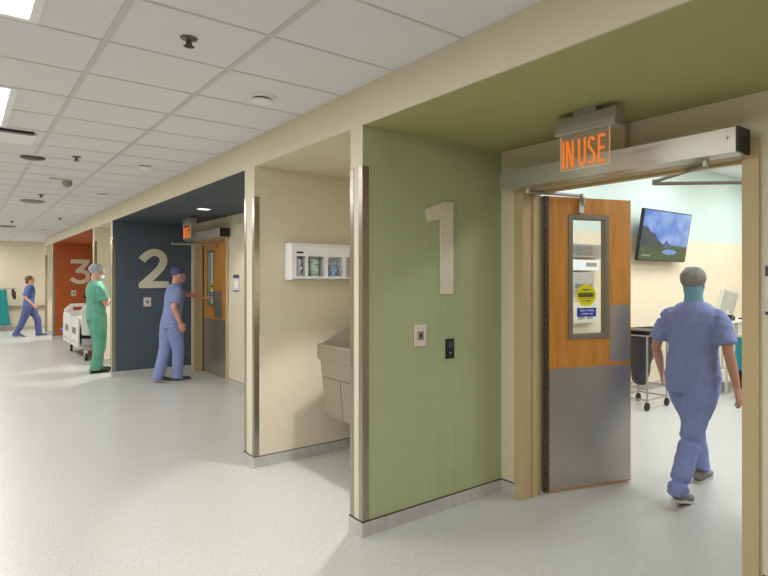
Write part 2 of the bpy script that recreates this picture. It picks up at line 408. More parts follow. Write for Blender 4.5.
def downlight(x, y, label):
    r = empty('downlight', (x, y, HD)); tag(r, label, 'downlight', 'recessed downlights in the alcove ceilings')
    bm = B()
    for k in range(24):
        a, b = 2 * math.pi * k / 24, 2 * math.pi * (k + 1) / 24
        for (ra, za, rb, zb) in ((.095, 0, .09, -.006), (.09, -.006, .07, -.006), (.07, -.006, .07, 0)):
            bm.faces.new([bm.verts.new(v) for v in ((ra * math.cos(a), ra * math.sin(a), za), (ra * math.cos(b), ra * math.sin(b), za), (rb * math.cos(b), rb * math.sin(b), zb), (rb * math.cos(a), rb * math.sin(a), zb))])
    mesh('trim_ring', bm, WHITE, parent=r)
    bm = B(); loft(bm, [(0, 0, -.001), (0, 0, -.004)], [.07, .07], seg=24); mesh('lens', bm, DIFF, parent=r)
detector(1.42, 6.62, 'white smoke detector second from the camera along the header')
downlight(2.44, 8.116, 'round recessed downlight in the slate blue alcove ceiling')
downlight(2.44, .5, 'round recessed downlight in the green alcove ceiling, above the near doorway')
downlight(2.35, 3.68, 'round recessed downlight over the near scrub sink')
downlight(2.35, 11.35, 'round recessed downlight in the far sink recess ceiling')

# ------------------------------------------------------------------ doors
def leaf(name, wd, H, loc, rz, stickers=True, win=(.227, .503, 1.149, 1.999), push=(.55, .728, .934, 1.359), label=None):
    r = empty(name, loc, rz, S)
    if label: r['label'] = label
    z0 = .012; th = .022; H = H - z0
    w0, w1, v0, v1 = win or (0, 0, 0, 0)
    if not win: boxes('leaf_panel', [(0, wd, -th, th, z0, H)], WOOD, parent=r)
    else: boxes('leaf_panel', [(0, w0, -th, th, z0, H), (w1, wd, -th, th, z0, H), (w0, w1, -th, th, z0, v0), (w0, w1, -th, th, v1, H)], WOOD, parent=r)
    fw = .036; L = [(w0, w0 + .004, -th, th, v0, v1), (w1 - .004, w1, -th, th, v0, v1), (w0 + .004, w1 - .004, -th, th, v0, v0 + .004), (w0 + .004, w1 - .004, -th, th, v1 - .004, v1)]
    for s in (-1, 1):
        a, b = sorted((s * th, s * (th + .008)))
        L += [(w0 - fw, w0, a, b, v0 - fw, v1 + fw), (w1, w1 + fw, a, b, v0 - fw, v1 + fw), (w0, w1, a, b, v0 - fw, v0), (w0, w1, a, b, v1, v1 + fw)]
    if win: boxes('window_frame', L, mat('taupe_window_frame', (128, 122, 108), .45, .2, var=.02), parent=r, bevel=.002)
    if win: boxes('glass', [(w0 + .004, w1 - .004, -.004, .004, v0 + .004, v1 - .004)], GLASS, parent=r)
    for s in (-1, 1):
        a, b = sorted((s * th, s * (th + .0025)))
        bm = B(); box(bm, .04, wd - .006, a, b, z0 + .012, .903)
        for k in range(8):
            for xx in (.055, wd - .02):
                ell(bm, (xx, s * (th + .0025), .06 + k * .115), (.004, .002, .004), seg=8, rings=4)
        mesh('kick_plate', bm, STEEL, parent=r)
        boxes('push_plate', [(push[0], push[1], a, b, push[2], push[3])], STEEL, parent=r)
    bm = B()
    box(bm, -.012, -.004, -th - .008, th, z0, H); box(bm, .002, .028, -th - .006, -th - .003, z0, H)
    for k in range(40):
        box(bm, -.006, .006, -th - .012, -th - .004, z0 + .01 + k * .052, z0 + .045 + k * .052)
    mesh('hinge', bm, DARKST, parent=r)
    boxes('edge_strip', [(0, .03, -th - .003, -th, z0, H)], STEEL, parent=r)
    if stickers:
        yy = -th + .012
        st = mat('yellow_sticker', (232, 222, 30), .5, var=0); k_ = mat('sticker_ink', (30, 30, 20), .6, var=0)
        bm = B(); cx, cz = .355, 1.435
        prism(bm, [(cx + .083 * math.cos(a * math.pi / 16), cz + .083 * math.sin(a * math.pi / 16)) for a in range(32)], lambda u, v: (u, -.0065, v), lambda u, v: (u, -.0045, v))
        def glyphs(x0, x1, z, h, n, mi):
            rr = random.Random(int(z * 1000)); wv = (x1 - x0) / n
            for q in range(n):
                xa = x0 + q * wv; s_ = h * .22; t0, t1 = xa + wv * .1, xa + wv * .85
                box(bm, t0, t0 + s_, -.0075, -.0065, z, z + h, mi)
                if rr.random() < .7: box(bm, t1 - s_, t1, -.0075, -.0065, z, z + h, mi)
                box(bm, t0 + s_, t1 - s_, -.0075, -.0065, *( (z + h - s_, z + h) if rr.random() < .5 else (z + h * .4, z + h * .4 + s_)), mi)
        glyphs(cx - .07, cx + .07, cz - .014, .03, 9, 1)
        glyphs(cx - .04, cx + .04, cz + .035, .012, 7, 1); glyphs(cx - .04, cx + .04, cz - .048, .012, 7, 1)
        box(bm, cx - .06, cx + .06, -.0075, -.0065, cz - .024, cz - .021, 1); box(bm, cx - .06, cx + .06, -.0075, -.0065, cz + .021, cz + .024, 1)
        mesh('round_sticker', bm, [st, k_], parent=r, label='round yellow sticker with black lettering on the door glass')
        bm = B(); box(bm, .275, .44, -.0065, -.0045, 1.275, 1.34)
        glyphs(.30, .42, 1.315, .012, 10, 1); glyphs(.31, .41, 1.29, .012, 8, 1)
        mesh('notice', bm, [mat('blue_sticker', (38, 66, 176), .5, var=0), mat('white_ink', (235, 235, 240), .5, var=0)], parent=r, label='small blue notice with white lettering below the yellow sticker')
    return r
d1 = leaf('door_1', .738, 2.17, (3.195, 2.822, 0), math.atan2(-.26, .69))
d2 = leaf('door_2', .746, 2.17, (3.137, 10.37, 0), R(-90))
d3 = leaf('door_3', .72, 2.17, (3.137, 8.905, 0), R(90), stickers=False, win=None)
d4 = leaf('door_4', .735, 2.17, (3.20, 1.335, 0), R(2), stickers=False)
d5 = leaf('door_5', .746, 2.17, (3.137, 18.04, 0), R(-90), stickers=False)
d6 = leaf('door_6', .72, 2.17, (3.137, 16.575, 0), R(90), stickers=False, win=None)

# ------------------------------------------------------------------ automatic door operators
def operator(y0, y1, label, arms):
    x0 = XB - .15; r = empty('door_operator', (x0, y0, 2.178)); tag(r, label, 'door operator', 'automatic door operators over the doorways')
    L = y1 - y0; H = .122; D = .132
    bm = B(); box(bm, 0, D, .012, L, 0, H); box(bm, -.002, 0, .012, L, .012, H - .012); mesh('housing', bm, STEELH, parent=r, bevel=.004)
    bm = B(); box(bm, -.002, D, 0, .012, -.002, H + .002); ell(bm, (D * .5, -.001, H * .55), (.012, .003, .012), seg=10, rings=6)
    mesh('end_cap', bm, BLACK, parent=r)
    bm = B(); box(bm, -.0035, -.002, .05, .054, .06, .085); box(bm, -.0035, -.002, .04, .064, .071, .075); mesh('maker_mark', bm, GREYP, parent=r)
    for a in arms:
        bm = B(); p = [Vector(q) - Vector((x0, y0, 2.178)) for q in a]
        loft(bm, [p[0] + Vector((0, 0, .02)), p[0] - Vector((0, 0, .035))], [.017, .017], seg=14)
        mesh('spindle', bm, STEELH, parent=r, smooth=40)
        bm = B()
        loft(bm, [p[0] - Vector((0, 0, .025)), p[1]], [(.013, .007)] * 2, side=(0, 0, 1), seg=10)
        loft(bm, [p[1] + Vector((0, 0, .012)), p[1] - Vector((0, 0, .022))], [.015, .015], seg=12)
        if len(p) > 2:
            loft(bm, [p[1] - Vector((0, 0, .014)), p[2]], [(.012, .007)] * 2, side=(0, 0, 1), seg=10)
            loft(bm, [p[2] + Vector((0, 0, .01)), p[2] - Vector((0, 0, .05))], [.016, .02], seg=12)
        mesh('arm', bm, mat('grey_metal_arm', (150, 148, 142), .4, .5, var=0), parent=r, smooth=40)
def on_leaf(loc, rz, x, y, z): return tuple(Vector(loc) + Matrix.Rotation(rz, 3, 'Z') @ Vector((x, y, z)))
a1 = math.atan2(-.26, .69)
operator(1.262, 2.92, 'long satin aluminium door operator beam over the open near doorway',
         [[(2.93, 2.73, 2.178), on_leaf((3.195, 2.822, 0), a1, .27, -.075, 2.165), on_leaf((3.195, 2.822, 0), a1, .30, -.05, 2.15)],
          [(2.93, 1.47, 2.178), (3.40, 2.05, 2.19), (4.15, 1.40, 2.19)]])
operator(8.72, 10.50, 'satin aluminium door operator beam over the closed doors in the slate blue alcove',
         [[(2.93, 10.25, 2.178), (2.52, 9.92, 2.12), (3.07, 9.62, 2.10)]])
operator(16.5, 18.2, 'satin aluminium door operator beam inside the orange alcove', [])
# bracket on the open leaf
def bracket(parent_leaf, x):
    boxes('closer_bracket', [(x - .02, x + .02, -.055, -.022, 2.04, 2.115), (x - .012, x + .012, -.052, -.03, 2.115, 2.13)], STEELH, parent=parent_leaf, bevel=.004)
bracket(d1, .285)

# ------------------------------------------------------------------ IN USE signs
def bez(pts, n=10):
    return pts
def arc(cx, cy, rx, ry, a0, a1, n=12):
    return [(cx + rx * math.cos(R(a0 + (a1 - a0) * i / n)), cy + ry * math.sin(R(a0 + (a1 - a0) * i / n))) for i in range(n + 1)]
LET = mat('lit_orange_letter', (200, 100, 20), .5, var=0, emit=(250, 130, 30), estr=.5)
ACR = bpy.data.materials.new('clear_acrylic'); ACR.use_nodes = True
_nt = ACR.node_tree; _nt.nodes.clear(); _o = _nt.nodes.new('ShaderNodeOutputMaterial'); _m = _nt.nodes.new('ShaderNodeMixShader'); _m.inputs[0].default_value = .12
_t = _nt.nodes.new('ShaderNodeBsdfTransparent'); _d = _nt.nodes.new('ShaderNodeBsdfPrincipled'); _d.inputs['Base Color'].default_value = srgb(220, 190, 160); _d.inputs['Roughness'].default_value = .15
_nt.links.new(_t.outputs[0], _m.inputs[1]); _nt.links.new(_d.outputs[0], _m.inputs[2]); _nt.links.new(_m.outputs[0], _o.inputs[0])
def in_use(x, yc, label, panel_m=None):
    r = empty('in_use_sign', (x, yc, HD)); tag(r, label, 'sign', 'illuminated in use signs over the doorways')
    hw = .203
    bm = B(); box(bm, .005, .075, -.075, .075, -.035, 0); mesh('ceiling_mount', bm, GREYP, parent=r, bevel=.003)
    bm = B(); box(bm, -.0, .085, -hw, hw, -.105, -.03); box(bm, -.006, .091, -hw, hw, -.128, -.105); mesh('housing', bm, mat('sign_housing', (158, 156, 144), .45, .3), parent=r, bevel=.005)
    p = boxes('panel', [(.002, .010, -.163, .163, -.322, -.128)], panel_m or ACR, parent=r)
    f0 = lambda u, v: (-.002, .150 - u * .300, -.300 + v * .140); f1 = lambda u, v: (.002, .150 - u * .300, -.300 + v * .140)
    bm = B(); t_ = .055
    S_ = lambda path: stroke_scaled(bm, path, .018, f0, f1)
    def stroke_scaled(bm, path, wd, f0, f1):
        g0 = lambda a, b: (-.002, .150 - a, -.312 + b); g1 = lambda a, b: (.0015, .150 - a, -.312 + b)
        stroke(bm, [(px * .300, py * .150) for px, py in path], .0145, g0, g1)
    S_([(.035, 0), (.035, 1)])
    S_([(.12, 0), (.12, 1)]); S_([(.13, .96), (.245, .04)]); S_([(.255, 0), (.255, 1)])
    S_([(.40, 1)] + [(.40, .28)] + arc(.465, .22, .065, .17, 180, 360, 8) + [(.53, 1)])
    S_(arc(.675, .77, .062, .18, 20, 180, 8) + [(.613, .68), (.735, .36)] + arc(.675, .23, .062, .18, 0, -160, 8))
    S_([(.835, 0), (.835, 1)]); S_([(.835, .945), (.97, .945)]); S_([(.835, .52), (.955, .52)]); S_([(.835, .055), (.97, .055)])
    mesh('lettering', bm, LET, parent=p)
    boxes('edge_glow', [(.001, .011, -.1645, -.163, -.322, -.128), (.001, .011, .163, .1645, -.322, -.128), (.001, .011, -.163, .163, -.3235, -.322)],
          mat('lit_panel_edge', (230, 190, 160), .4, var=0, emit=(255, 170, 110), estr=.25), parent=p)
    return r
in_use(2.55, 1.965, 'clear in use sign with orange letters hanging before the near doorway')
in_use(2.55, 9.30, 'in use sign with orange letters hanging in the slate blue alcove')
tag(boxes('junction_box', [(XB - .05, XB, 1.97, 2.26, 2.32, 2.465)], mat('cream_box_paint', (196, 184, 150), .5), bevel=.004), 'cream wall box behind the near in use sign', 'junction box')

# ------------------------------------------------------------------ wall numerals
def numeral_mesh(ypl, paths_or_poly, label, wd=.1):
    bm = B()
    f0 = lambda u, v: (u, ypl - .014, v); f1 = lambda u, v: (u, ypl, v)
    for i_, (kind_, data) in enumerate(paths_or_poly):
        f0 = lambda u, v, q=i_: (u, ypl - .014 - q * .0009, v)
        if kind_ == 'poly': prism(bm, data, f0, f1)
        else: stroke(bm, data, wd, f0, f1)
    o = mesh('wall_numeral', bm, NUM); return tag(o, label, 'numeral')
def spl(pts, n=6):
    out = []; P = [Vector(p) for p in pts]; m = len(P)
    for i in range(m - 1):
        p0, p1, p2, p3 = P[max(i - 1, 0)], P[i], P[i + 1], P[min(i + 2, m - 1)]
        for k in range(n):
            t = k / n; out.append(tuple(.5 * ((2 * p1) + (-p0 + p2) * t + (2 * p0 - 5 * p1 + 4 * p2 - p3) * t * t + (-p0 + 3 * p1 - 3 * p2 + p3) * t ** 3)))
    out.append(tuple(P[-1])); return out
numeral_mesh(3.057, [('poly', [(2.294, 2.012), (2.445, 2.076), (2.527, 2.076), (2.527, 1.455), (2.419, 1.455), (2.419, 1.955), (2.318, 1.932)])], 'large metallic numeral 1 on the green wall')
X2 = 2.196
numeral_mesh(10.647, [('s', spl([(X2 + .045, 1.862), (X2 + .11, 1.94), (X2 + .215, 1.996), (X2 + .32, 1.965), (X2 + .365, 1.88), (X2 + .345, 1.79), (X2 + .28, 1.69), (X2 + .07, 1.475)])),
                      ('poly', [(X2, 1.41), (X2 + .445, 1.41), (X2 + .445, 1.52), (X2 + .03, 1.52), (X2, 1.49)])], 'large beige numeral 2 on the slate blue wall', .115)
X3 = 2.19
numeral_mesh(18.42, [('poly', [(X3 + .02, 2.08), (X3 + .44, 2.08), (X3 + .44, 2.0), (X3 + .415, 1.97), (X3 + .02, 1.97)]),
                     ('s', [(X3 + .385, 1.99), (X3 + .20, 1.79)]),
                     ('s', spl([(X3 + .13, 1.775), (X3 + .25, 1.77), (X3 + .36, 1.73), (X3 + .405, 1.64), (X3 + .37, 1.535), (X3 + .25, 1.48), (X3 + .13, 1.50), (X3 + .03, 1.575)]))], 'large beige numeral 3 on the orange wall', .105)

# ------------------------------------------------------------------ switches and plates
def plate(name, x0, x1, z0, z1, ypl, m, label, inner=None, cat='switch'):
    r = empty(name, ((x0 + x1) / 2, ypl, (z0 + z1) / 2)); tag(r, label, cat); hx, hz = (x1 - x0) / 2, (z1 - z0) / 2
    boxes('plate', [(-hx, hx, -.008, 0, -hz, hz)], m, parent=r, bevel=.003)
    if inner: 
        for (nm, a, b, c, d, mm) in inner: boxes(nm, [(a * hx, b * hx, -.014, -.008, c * hz, d * hz)], mm, parent=r, bevel=.001)
    return r
PINK = mat('pinkish_white_plate', (226, 208, 202), .4, var=0)
plate('switch_plate', 2.205, 2.302, 1.118, 1.259, 3.057, PINK, 'pinkish white switch plate with grey button on the green wall', [('button', -.45, .45, -.38, .38, GREYP), ('indicator', -.2, .2, -.2, .2, mat('blue_grey_pad', (90, 96, 110), .4))])
plate('card_reader', 2.466, 2.540, 1.018, 1.152, 3.057, BLACK, 'black card reader low on the green wall below numeral 1', [('keypad', -.6, .6, .1, .7, mat('dark_grey_keypad', (70, 72, 74), .5)), ('status_light', -.15, .15, -.55, -.35, mat('reader_status', (150, 160, 160), .4))], 'card reader')
plate('switch_plate', 2.265, 2.375, 1.11, 1.255, 10.647, PINK, 'pinkish white switch plate on the slate blue wall below numeral 2', [('button', -.45, .45, -.38, .38, GREYP)])
plate('switch_plate', 2.22, 2.33, 1.11, 1.26, 18.42, mat('cream_plate', (210, 204, 176), .4, var=0), 'cream switch plate on the orange wall below numeral 3', [('button', -.45, .45, -.38, .38, GREYP)])
plate('card_reader', 2.50, 2.59, 1.05, 1.19, 18.42, BLACK, 'black card reader on the orange wall beside the man in green', [('keypad', -.6, .6, .1, .7, GREYP)], 'card reader')
def door_plate(y, label):
    r = empty('door_sign', (XB, y, 1.5)); tag(r, label, 'sign')
    boxes('backing', [(-.008, 0, -.115, .115, -.12, .12)], mat('pale_grey_sign', (214, 212, 214), .4), parent=r)
    boxes('top_band', [(-.011, -.008, -.115, .115, .07, .12)], mat('purple_band', (82, 62, 92), .5), parent=r)
    boxes('bottom_edge', [(-.011, -.008, -.115, .115, -.12, -.105)], mat('purple_band', (82, 62, 92), .5), parent=r)
    boxes('insert', [(-.010, -.008, -.07, .07, -.07, .03)], WHITE, parent=r)
door_plate(8.47, 'small grey and purple room sign right of the closed doors')
door_plate(1.078, 'room sign at the right edge of the picture beside the near doorway')

# ------------------------------------------------------------------ mask dispenser in the sink alcove
def dispenser():
    x0, x1, z0, z1, yb, yf = 2.085, 2.80, 1.55, 1.86, 4.759, 4.625
    r = empty('glove_dispenser', (x0, yb, z0)); tag(r, 'white wall cabinet with open bins of masks and caps above the sink', 'dispenser')
    W, H, D = x1 - x0, z1 - z0, yb - yf
    wins = [(.045, .125), (.15, .30), (.335, .475), (.51, .65)]; za, zb = .03, .20
    bm = B(); box(bm, 0, W, -.012, 0, 0, H); box(bm, 0, .012, -D, -.012, 0, H - .03); box(bm, W - .012, W, -D, -.012, 0, H - .03)
    box(bm, .012, W - .012, -D, -.012, 0, .01)
    for a, b in ((.13, .145), (.305, .33), (.48, .505)): box(bm, a, b, -D + .006, -.012, .01, H - .06)
    prism(bm, [(-D, H - .03), (-D + .02, H), (-.012, H), (-.012, H - .03)], lambda u, v: (0, u, v), lambda u, v: (W, u, v))
    CB = mat('cool_white_acrylic', (242, 243, 250), .3, var=0)
    mesh('cabinet_body', bm, CB, parent=r, bevel=.002)
    bm = B(); xs = [.012]
    for a, b in wins: xs += [a, b]
    xs.append(W - .012)
    box(bm, .012, W - .012, -D, -D + .006, .0, za); box(bm, .012, W - .012, -D, -D + .006, zb, H - .03)
    for i in range(0, len(xs), 2): box(bm, xs[i], xs[i + 1], -D, -D + .006, za, zb)
    mesh('front_panel', bm, CB, parent=r)
    bm = B(); box(bm, .045, .105, -D - .002, -D, .222, .238); mesh('logo', bm, BLACK, parent=r, label='small black maker plate at the upper left of the front')
    return r
dispenser()
def stack(x, z, cols, label, w_=.05, h_=.14, name='mask_pile'):
    bm = B()
    rr = random.Random(int(x * 1000))
    for i in range(7):
        ell(bm, (x + rr.uniform(-.006, .006), 4.685 + rr.uniform(-.008, .008), z + h_ * (i + .5) / 7), (w_ * .62, .034, h_ / 7 * .95), Matrix.Rotation(rr.uniform(-.3, .3), 3, 'Y'), seg=14, rings=8)
    o = mesh(name, bm, cols, smooth=True); tag(o, label, 'masks')
    return o
LB = mat('pale_blue_nonwoven', (214, 228, 238), .7, var=.06, nscale=60); LG = mat('pale_mint_nonwoven', (196, 226, 212), .7, var=.06, nscale=60); MB_ = mat('sky_blue_nonwoven', (160, 194, 234), .7, var=.08, nscale=60)
stack(2.170, 1.575, LB, 'pale blue masks in the leftmost narrow bin of the wall cabinet', .05, .15)
stack(2.312, 1.575, LG, 'mint green masks in the second bin of the wall cabinet', .078, .15)
stack(2.492, 1.575, MB_, 'sky blue folded caps low in the arched bin of the wall cabinet', .08, .10)
tag(boxes('mask_box', [(2.240, 2.252, 4.65, 4.735, 1.562, 1.74)], mat('navy_card', (44, 56, 104), .6)), 'navy edged carton left of the mint green masks', 'box')

# ------------------------------------------------------------------ scrub sink
def sink():
    X0, X1, Y0, Y1 = 2.225, XB - .004, 3.25, 4.44
    r = empty('scrub_sink', (X0, Y0, 0)); tag(r, 'stainless steel wall hung scrub sink in the near sink alcove', 'sink')
    W, L = X1 - X0, Y1 - Y0
    # end panels: profile in x,z
    prof = [(0, .91), (0, 1.02), (.05, 1.03), (W - .12, 1.35), (W, 1.35), (W, .45), (.62, .43), (.075, .42), (.03, .88)]
    for nm, ya, yb in (('end_panel', 0, .02), ('end_panel', L - .02, L)):
        bm = B(); prism(bm, prof, lambda u, v, q=ya: (u, q, v), lambda u, v, q=yb: (u, q, v)); mesh(nm, bm, SINKST, parent=r)
    bm = B(); box(bm, 0, .022, .02, L - .02, .91, 1.02); box(bm, 0, .06, .02, L - .02, .898, .91)
    mesh('front_rim', bm, SINKST, parent=r, bevel=.004)
    bm = B(); prism(bm, [(.03, .898), (.042, .898), (.087, .42), (.075, .42)], lambda u, v: (u, .02, v), lambda u, v: (u, L - .02, v))
    mesh('front_apron', bm, SINKST, parent=r)
    bm = B()
    for k in (.30, .60, .90):
        prism(bm, [(.0425, .74), (.046, .74), (.076, .425), (.0735, .425)], lambda u, v, q=L - k: (u, q, v), lambda u, v, q=L - k + .003: (u, q, v))
    box(bm, .0425, .048, .02, L - .02, .745, .75)
    mesh('access_seam', bm, BLACK, parent=r)
    # basin interior
    bm = B(); box(bm, W - .04, W, .02, L - .02, .5, 1.35); prism(bm, [(.06, .915), (.2, .68), (W - .04, .68), (W - .04, .66), (.19, .66), (.05, .90)], lambda u, v: (u, .02, v), lambda u, v: (u, L - .02, v))
    mesh('basin', bm, SINKST, parent=r)
    boxes('underside', [(.09, .62, .02, L - .02, .42, .435)], SINKST, parent=r)
    for yy in (.32, .87):
        bm = B(); tube(bm, [(W - .04, yy, 1.2), (W - .12, yy, 1.22), (W - .22, yy, 1.18), (W - .26, yy, 1.10)], .012, 10); ell(bm, (W - .045, yy, 1.2), (.008, .03, .03)); mesh('faucet', bm, STEEL, parent=r, smooth=40)
sink()

# ------------------------------------------------------------------ things in the operating room
def tv():
    W, H = 1.24, .70
    r = empty('wall_television', (7.43, 4.33, 2.155)); tag(r, 'tilted flat television showing a mountain landscape on the operating room wall', 'television')
    M = Matrix.Rotation(R(-9.5) * -1, 4, 'X')
    def bx(n, a, m, **k):
        bm = B(); box(bm, *a, 0, M); return mesh(n, bm, m, parent=r, **k)
    bx('case', (-W / 2, W / 2, -.03, .02, -H / 2, H / 2), BLACK)
    bm = B(); hw, hh = W / 2 - .014, H / 2 - .014
    def poly(pts, mi, d):
        f = bm.faces.new([bm.verts.new(M @ Vector((-hw + 2 * hw * u, -.031 - d, -hh + 2 * hh * v))) for u, v in pts]); f.material_index = mi
    poly([(0, 0), (1, 0), (1, 1), (0, 1)], 0, 0)
    poly([(0, 0), (1, 0), (1, .31), (.6, .34), (0, .3)], 3, .0006)
    poly([(.42, .28), (.52, .43), (.575, .37), (.66, .32), (.70, .28)], 2, .0010)
    poly([(0, .22), (.0, .68), (.10, .66), (.16, .58), (.26, .54), (.33, .44), (.42, .36), (.50, .30), (.45, .22)], 1, .0013)
    poly([(0, 0), (0, .30), (.2, .25), (.45, .26), (.7, .30), (1, .27), (1, 0)], 4, .0016)
    poly([(.62 + .16 * math.cos(a), .18 + .055 * math.sin(a)) for a in [k * math.pi / 8 for k in range(16)]], 5, .0020)
    poly([(.05, .07), (.22, .07), (.22, .11), (.05, .11)], 6, .0022)
    def em(n, c, s=1.0, noise_c=None, sc_=4):
        m = mat(n, c, .4, var=0, emit=c, estr=s); m.node_tree.nodes['Principled BSDF'].inputs['Base Color'].default_value = (.01, .01, .01, 1)
        if noise_c:
            nt = m.node_tree; b = nt.nodes['Principled BSDF']; tc = nt.nodes.new('ShaderNodeTexCoord'); mp = nt.nodes.new('ShaderNodeMapping'); mp.inputs['Scale'].default_value = (2, 1, 3.5); mp.inputs['Rotation'].default_value = (0, R(35), 0)
            n_ = nt.nodes.new('ShaderNodeTexNoise'); n_.inputs['Scale'].default_value = sc_; n_.inputs['Detail'].default_value = 5
            rp = nt.nodes.new('ShaderNodeValToRGB'); rp.color_ramp.elements[0].position = .42; rp.color_ramp.elements[1].position = .68
            rp.color_ramp.elements[0].color = srgb(*c); rp.color_ramp.elements[1].color = srgb(*noise_c)
            nt.links.new(tc.outputs['Object'], mp.inputs[0]); nt.links.new(mp.outputs[0], n_.inputs['Vector']); nt.links.new(n_.outputs['Fac'], rp.inputs[0]); nt.links.new(rp.outputs[0], b.inputs['Emission Color'])
        return m
    me = mesh('screen', bm, [em('screen_sky', (70, 116, 204), .95, (170, 196, 230), .9), em('screen_mountain', (38, 54, 66), .9, (54, 70, 62)), em('screen_peak', (66, 92, 140), .9),
                        em('screen_field', (86, 112, 70), .9), em('screen_grass', (44, 66, 28), .9, (78, 100, 44), 9), em('screen_lake', (110, 150, 210), .9), em('screen_caption', (150, 160, 130), .7)], parent=r)
    boxes('wall_bracket', [(-.2, .2, .05, .16, -.12, .12)], DARKST, parent=r)
    bx('side_label', (W / 2, W / 2 + .012, -.02, .01, .1, .32), WHITE)
tv()
def cart():
    r = empty('linen_cart', (6.35, 3.98, 0)); tag(r, 'wheeled wire cart with a black bag behind the open door', 'cart')
    TB = mat('cart_tube', (176, 168, 160), .3, .8, var=0)
    bm = B()
    for x in (-.24, .20):
        for y in (-.2, .2): tube(bm, [(x, y, .09), (x, y, .88)], .012, 8)
    for z in (.12, .25, .88):
        tube(bm, [(-.24, -.2, z), (.2, -.2, z), (.2, .2, z), (-.24, .2, z), (-.24, -.2, z)], .009, 8)
    for k in range(7): tube(bm, [(-.24 + k * .073, -.2, .25), (-.24 + k * .073, .2, .25)], .004, 6)
    mesh('frame', bm, TB, parent=r)
    bm = B(); loft(bm, [(-.03, 0, .93), (-.03, 0, .88), (-.05, 0, .6), (-.10, 0, .34), (-.13, 0, .28)], [(.21, .2), (.19, .18), (.14, .15), (.09, .1), (.03, .04)], side=(1, 0, 0), seg=20, smooth=4)
    for v in bm.verts: v.co += Vector((noise.noise(v.co * 9), noise.noise(v.co * 9 + Vector((5, 0, 0))), 0)) * .03
    mesh('bag', bm, mat('black_plastic_bag', (44, 46, 54), .3, var=.1), parent=r, smooth=True)
    bm = B(); box(bm, -.26, .22, -.22, .22, .925, .945); mesh('lid', bm, BLACK, parent=r, bevel=.01)
    for x in (-.24, .2):
        for y in (-.2, .2):
            bm = B(); loft(bm, [(x, y - .014, .045), (x, y + .014, .045)], [.045, .045], seg=16); box(bm, x - .012, x + .012, y - .02, y + .02, .05, .095); mesh('caster', bm, BLACK, parent=r)
cart()
tag(boxes('wall_outlet', [(7.10, 7.21, RY - .014, RY, .36, .53)], mat('red_outlet', (170, 44, 40), .5), bevel=.003), 'small red outlet low on the operating room wall behind the cart', 'outlet')
def worktable():
    r = empty('work_table', (8.25, 3.88, 0)); tag(r, 'white framed work table at the operating room wall, right of the walking person', 'table')
    boxes('table_top', [(-.5, .6, -.3, .3, .95, .98)], OFFW, parent=r, bevel=.004)
    bm = B(); TB = mat('cart_tube', (176, 168, 160), .3, .8, var=0)
    for (x, y) in ((-.45, -.26), (.55, -.26), (-.45, .26), (.55, .26), (-.25, -.26)):
        bm = B(); tube(bm, [(x, y, 0), (x, y, .95)], .018, 10); mesh('leg', bm, OFFW, parent=r)
    boxes('shelf', [(-.45, .55, -.26, .26, .16, .18)], OFFW, parent=r)
    boxes('drawer_unit', [(-.1, .5, -.26, .26, .78, .94)], OFFW, parent=r)
    m = empty('desktop_monitor', (8.36, 3.86, .98)); tag(m, 'cream computer monitor on the work table in the operating room', 'monitor')
    MM = Matrix.Translation((0, 0, .24)) @ Matrix.Rotation(R(8), 4, 'Y') @ Matrix.Rotation(R(12), 4, 'X')
    bm = B(); box(bm, -.25, .25, -.02, .03, -.19, .19, 0, MM); mesh('case', bm, OFFW, parent=m, bevel=.01)
    bm = B(); box(bm, -.21, .21, -.023, -.02, -.15, .15, 0, MM); mesh('screen', bm, mat('grey_screen', (186, 186, 170), .3), parent=m)
    bm = B(); box(bm, -.1, .1, -.08, .1, 0, .015); box(bm, -.03, .03, 0, .04, .015, .15); mesh('stand', bm, OFFW, parent=m)
    k = boxes('keyboard', [(8.42, 8.78, 3.62, 3.74, .981, 1.0)], BLACK, bevel=.004); tag(k, 'black keyboard in front of the cream monitor', 'keyboard')
    t_ = empty('telephone', (8.05, 3.70, .98)); tag(t_, 'small dark desk phone on the work table, left of the monitor', 'telephone')
    boxes('phone_body', [(-.07, .07, -.06, .06, .001, .06)], BLACK, parent=t_, bevel=.01); boxes('handset', [(-.07, -.03, -.08, .08, .06, .085)], BLACK, parent=t_, bevel=.008)
    c = empty('document_tray', (7.90, 3.98, .98)); tag(c, 'stack of white papers on the left of the work table', 'papers')
    boxes('paper_stack', [(-.12, .1, -.12, .12, .001, .05)], WHITE, parent=c)
worktable()
def tealbag():
    r = empty('linen_bag', (7.72, 3.32, 0)); tag(r, 'teal waste bag with an orange mark in a holder beside the work table', 'bag')
    bm = B(); loft(bm, [(0, 0, .80), (0, 0, .76), (0, 0, .55), (0, 0, .4), (0, 0, .34)], [(.17, .15), (.165, .145), (.15, .13), (.14, .12), (.10, .09)], side=(1, 0, 0), seg=20, smooth=3)
    for v in bm.verts: v.co += Vector((noise.noise(v.co * 8), noise.noise(v.co * 8 + Vector((5, 0, 0))), 0)) * .02
    mesh('bag', bm, mat('teal_plastic_bag', (14, 136, 156), .4, var=.06), parent=r, smooth=True)
    boxes('bag_mark', [(-.02, .05, -.165, -.13, .55, .63)], mat('orange_mark', (206, 90, 40), .5), parent=r)
    bm = B(); loft(bm, [(0, 0, .015), (0, 0, .34)], [(.15, .13), (.16, .14)], side=(1, 0, 0), seg=20); mesh('bin', bm, BLACK, parent=r, smooth=40)
    bm = B(); loft(bm, [(0, 0, .80), (0, 0, .815)], [(.175, .155), (.175, .155)], side=(1, 0, 0), seg=20); mesh('ring', bm, STEEL, parent=r, smooth=40)
tealbag()
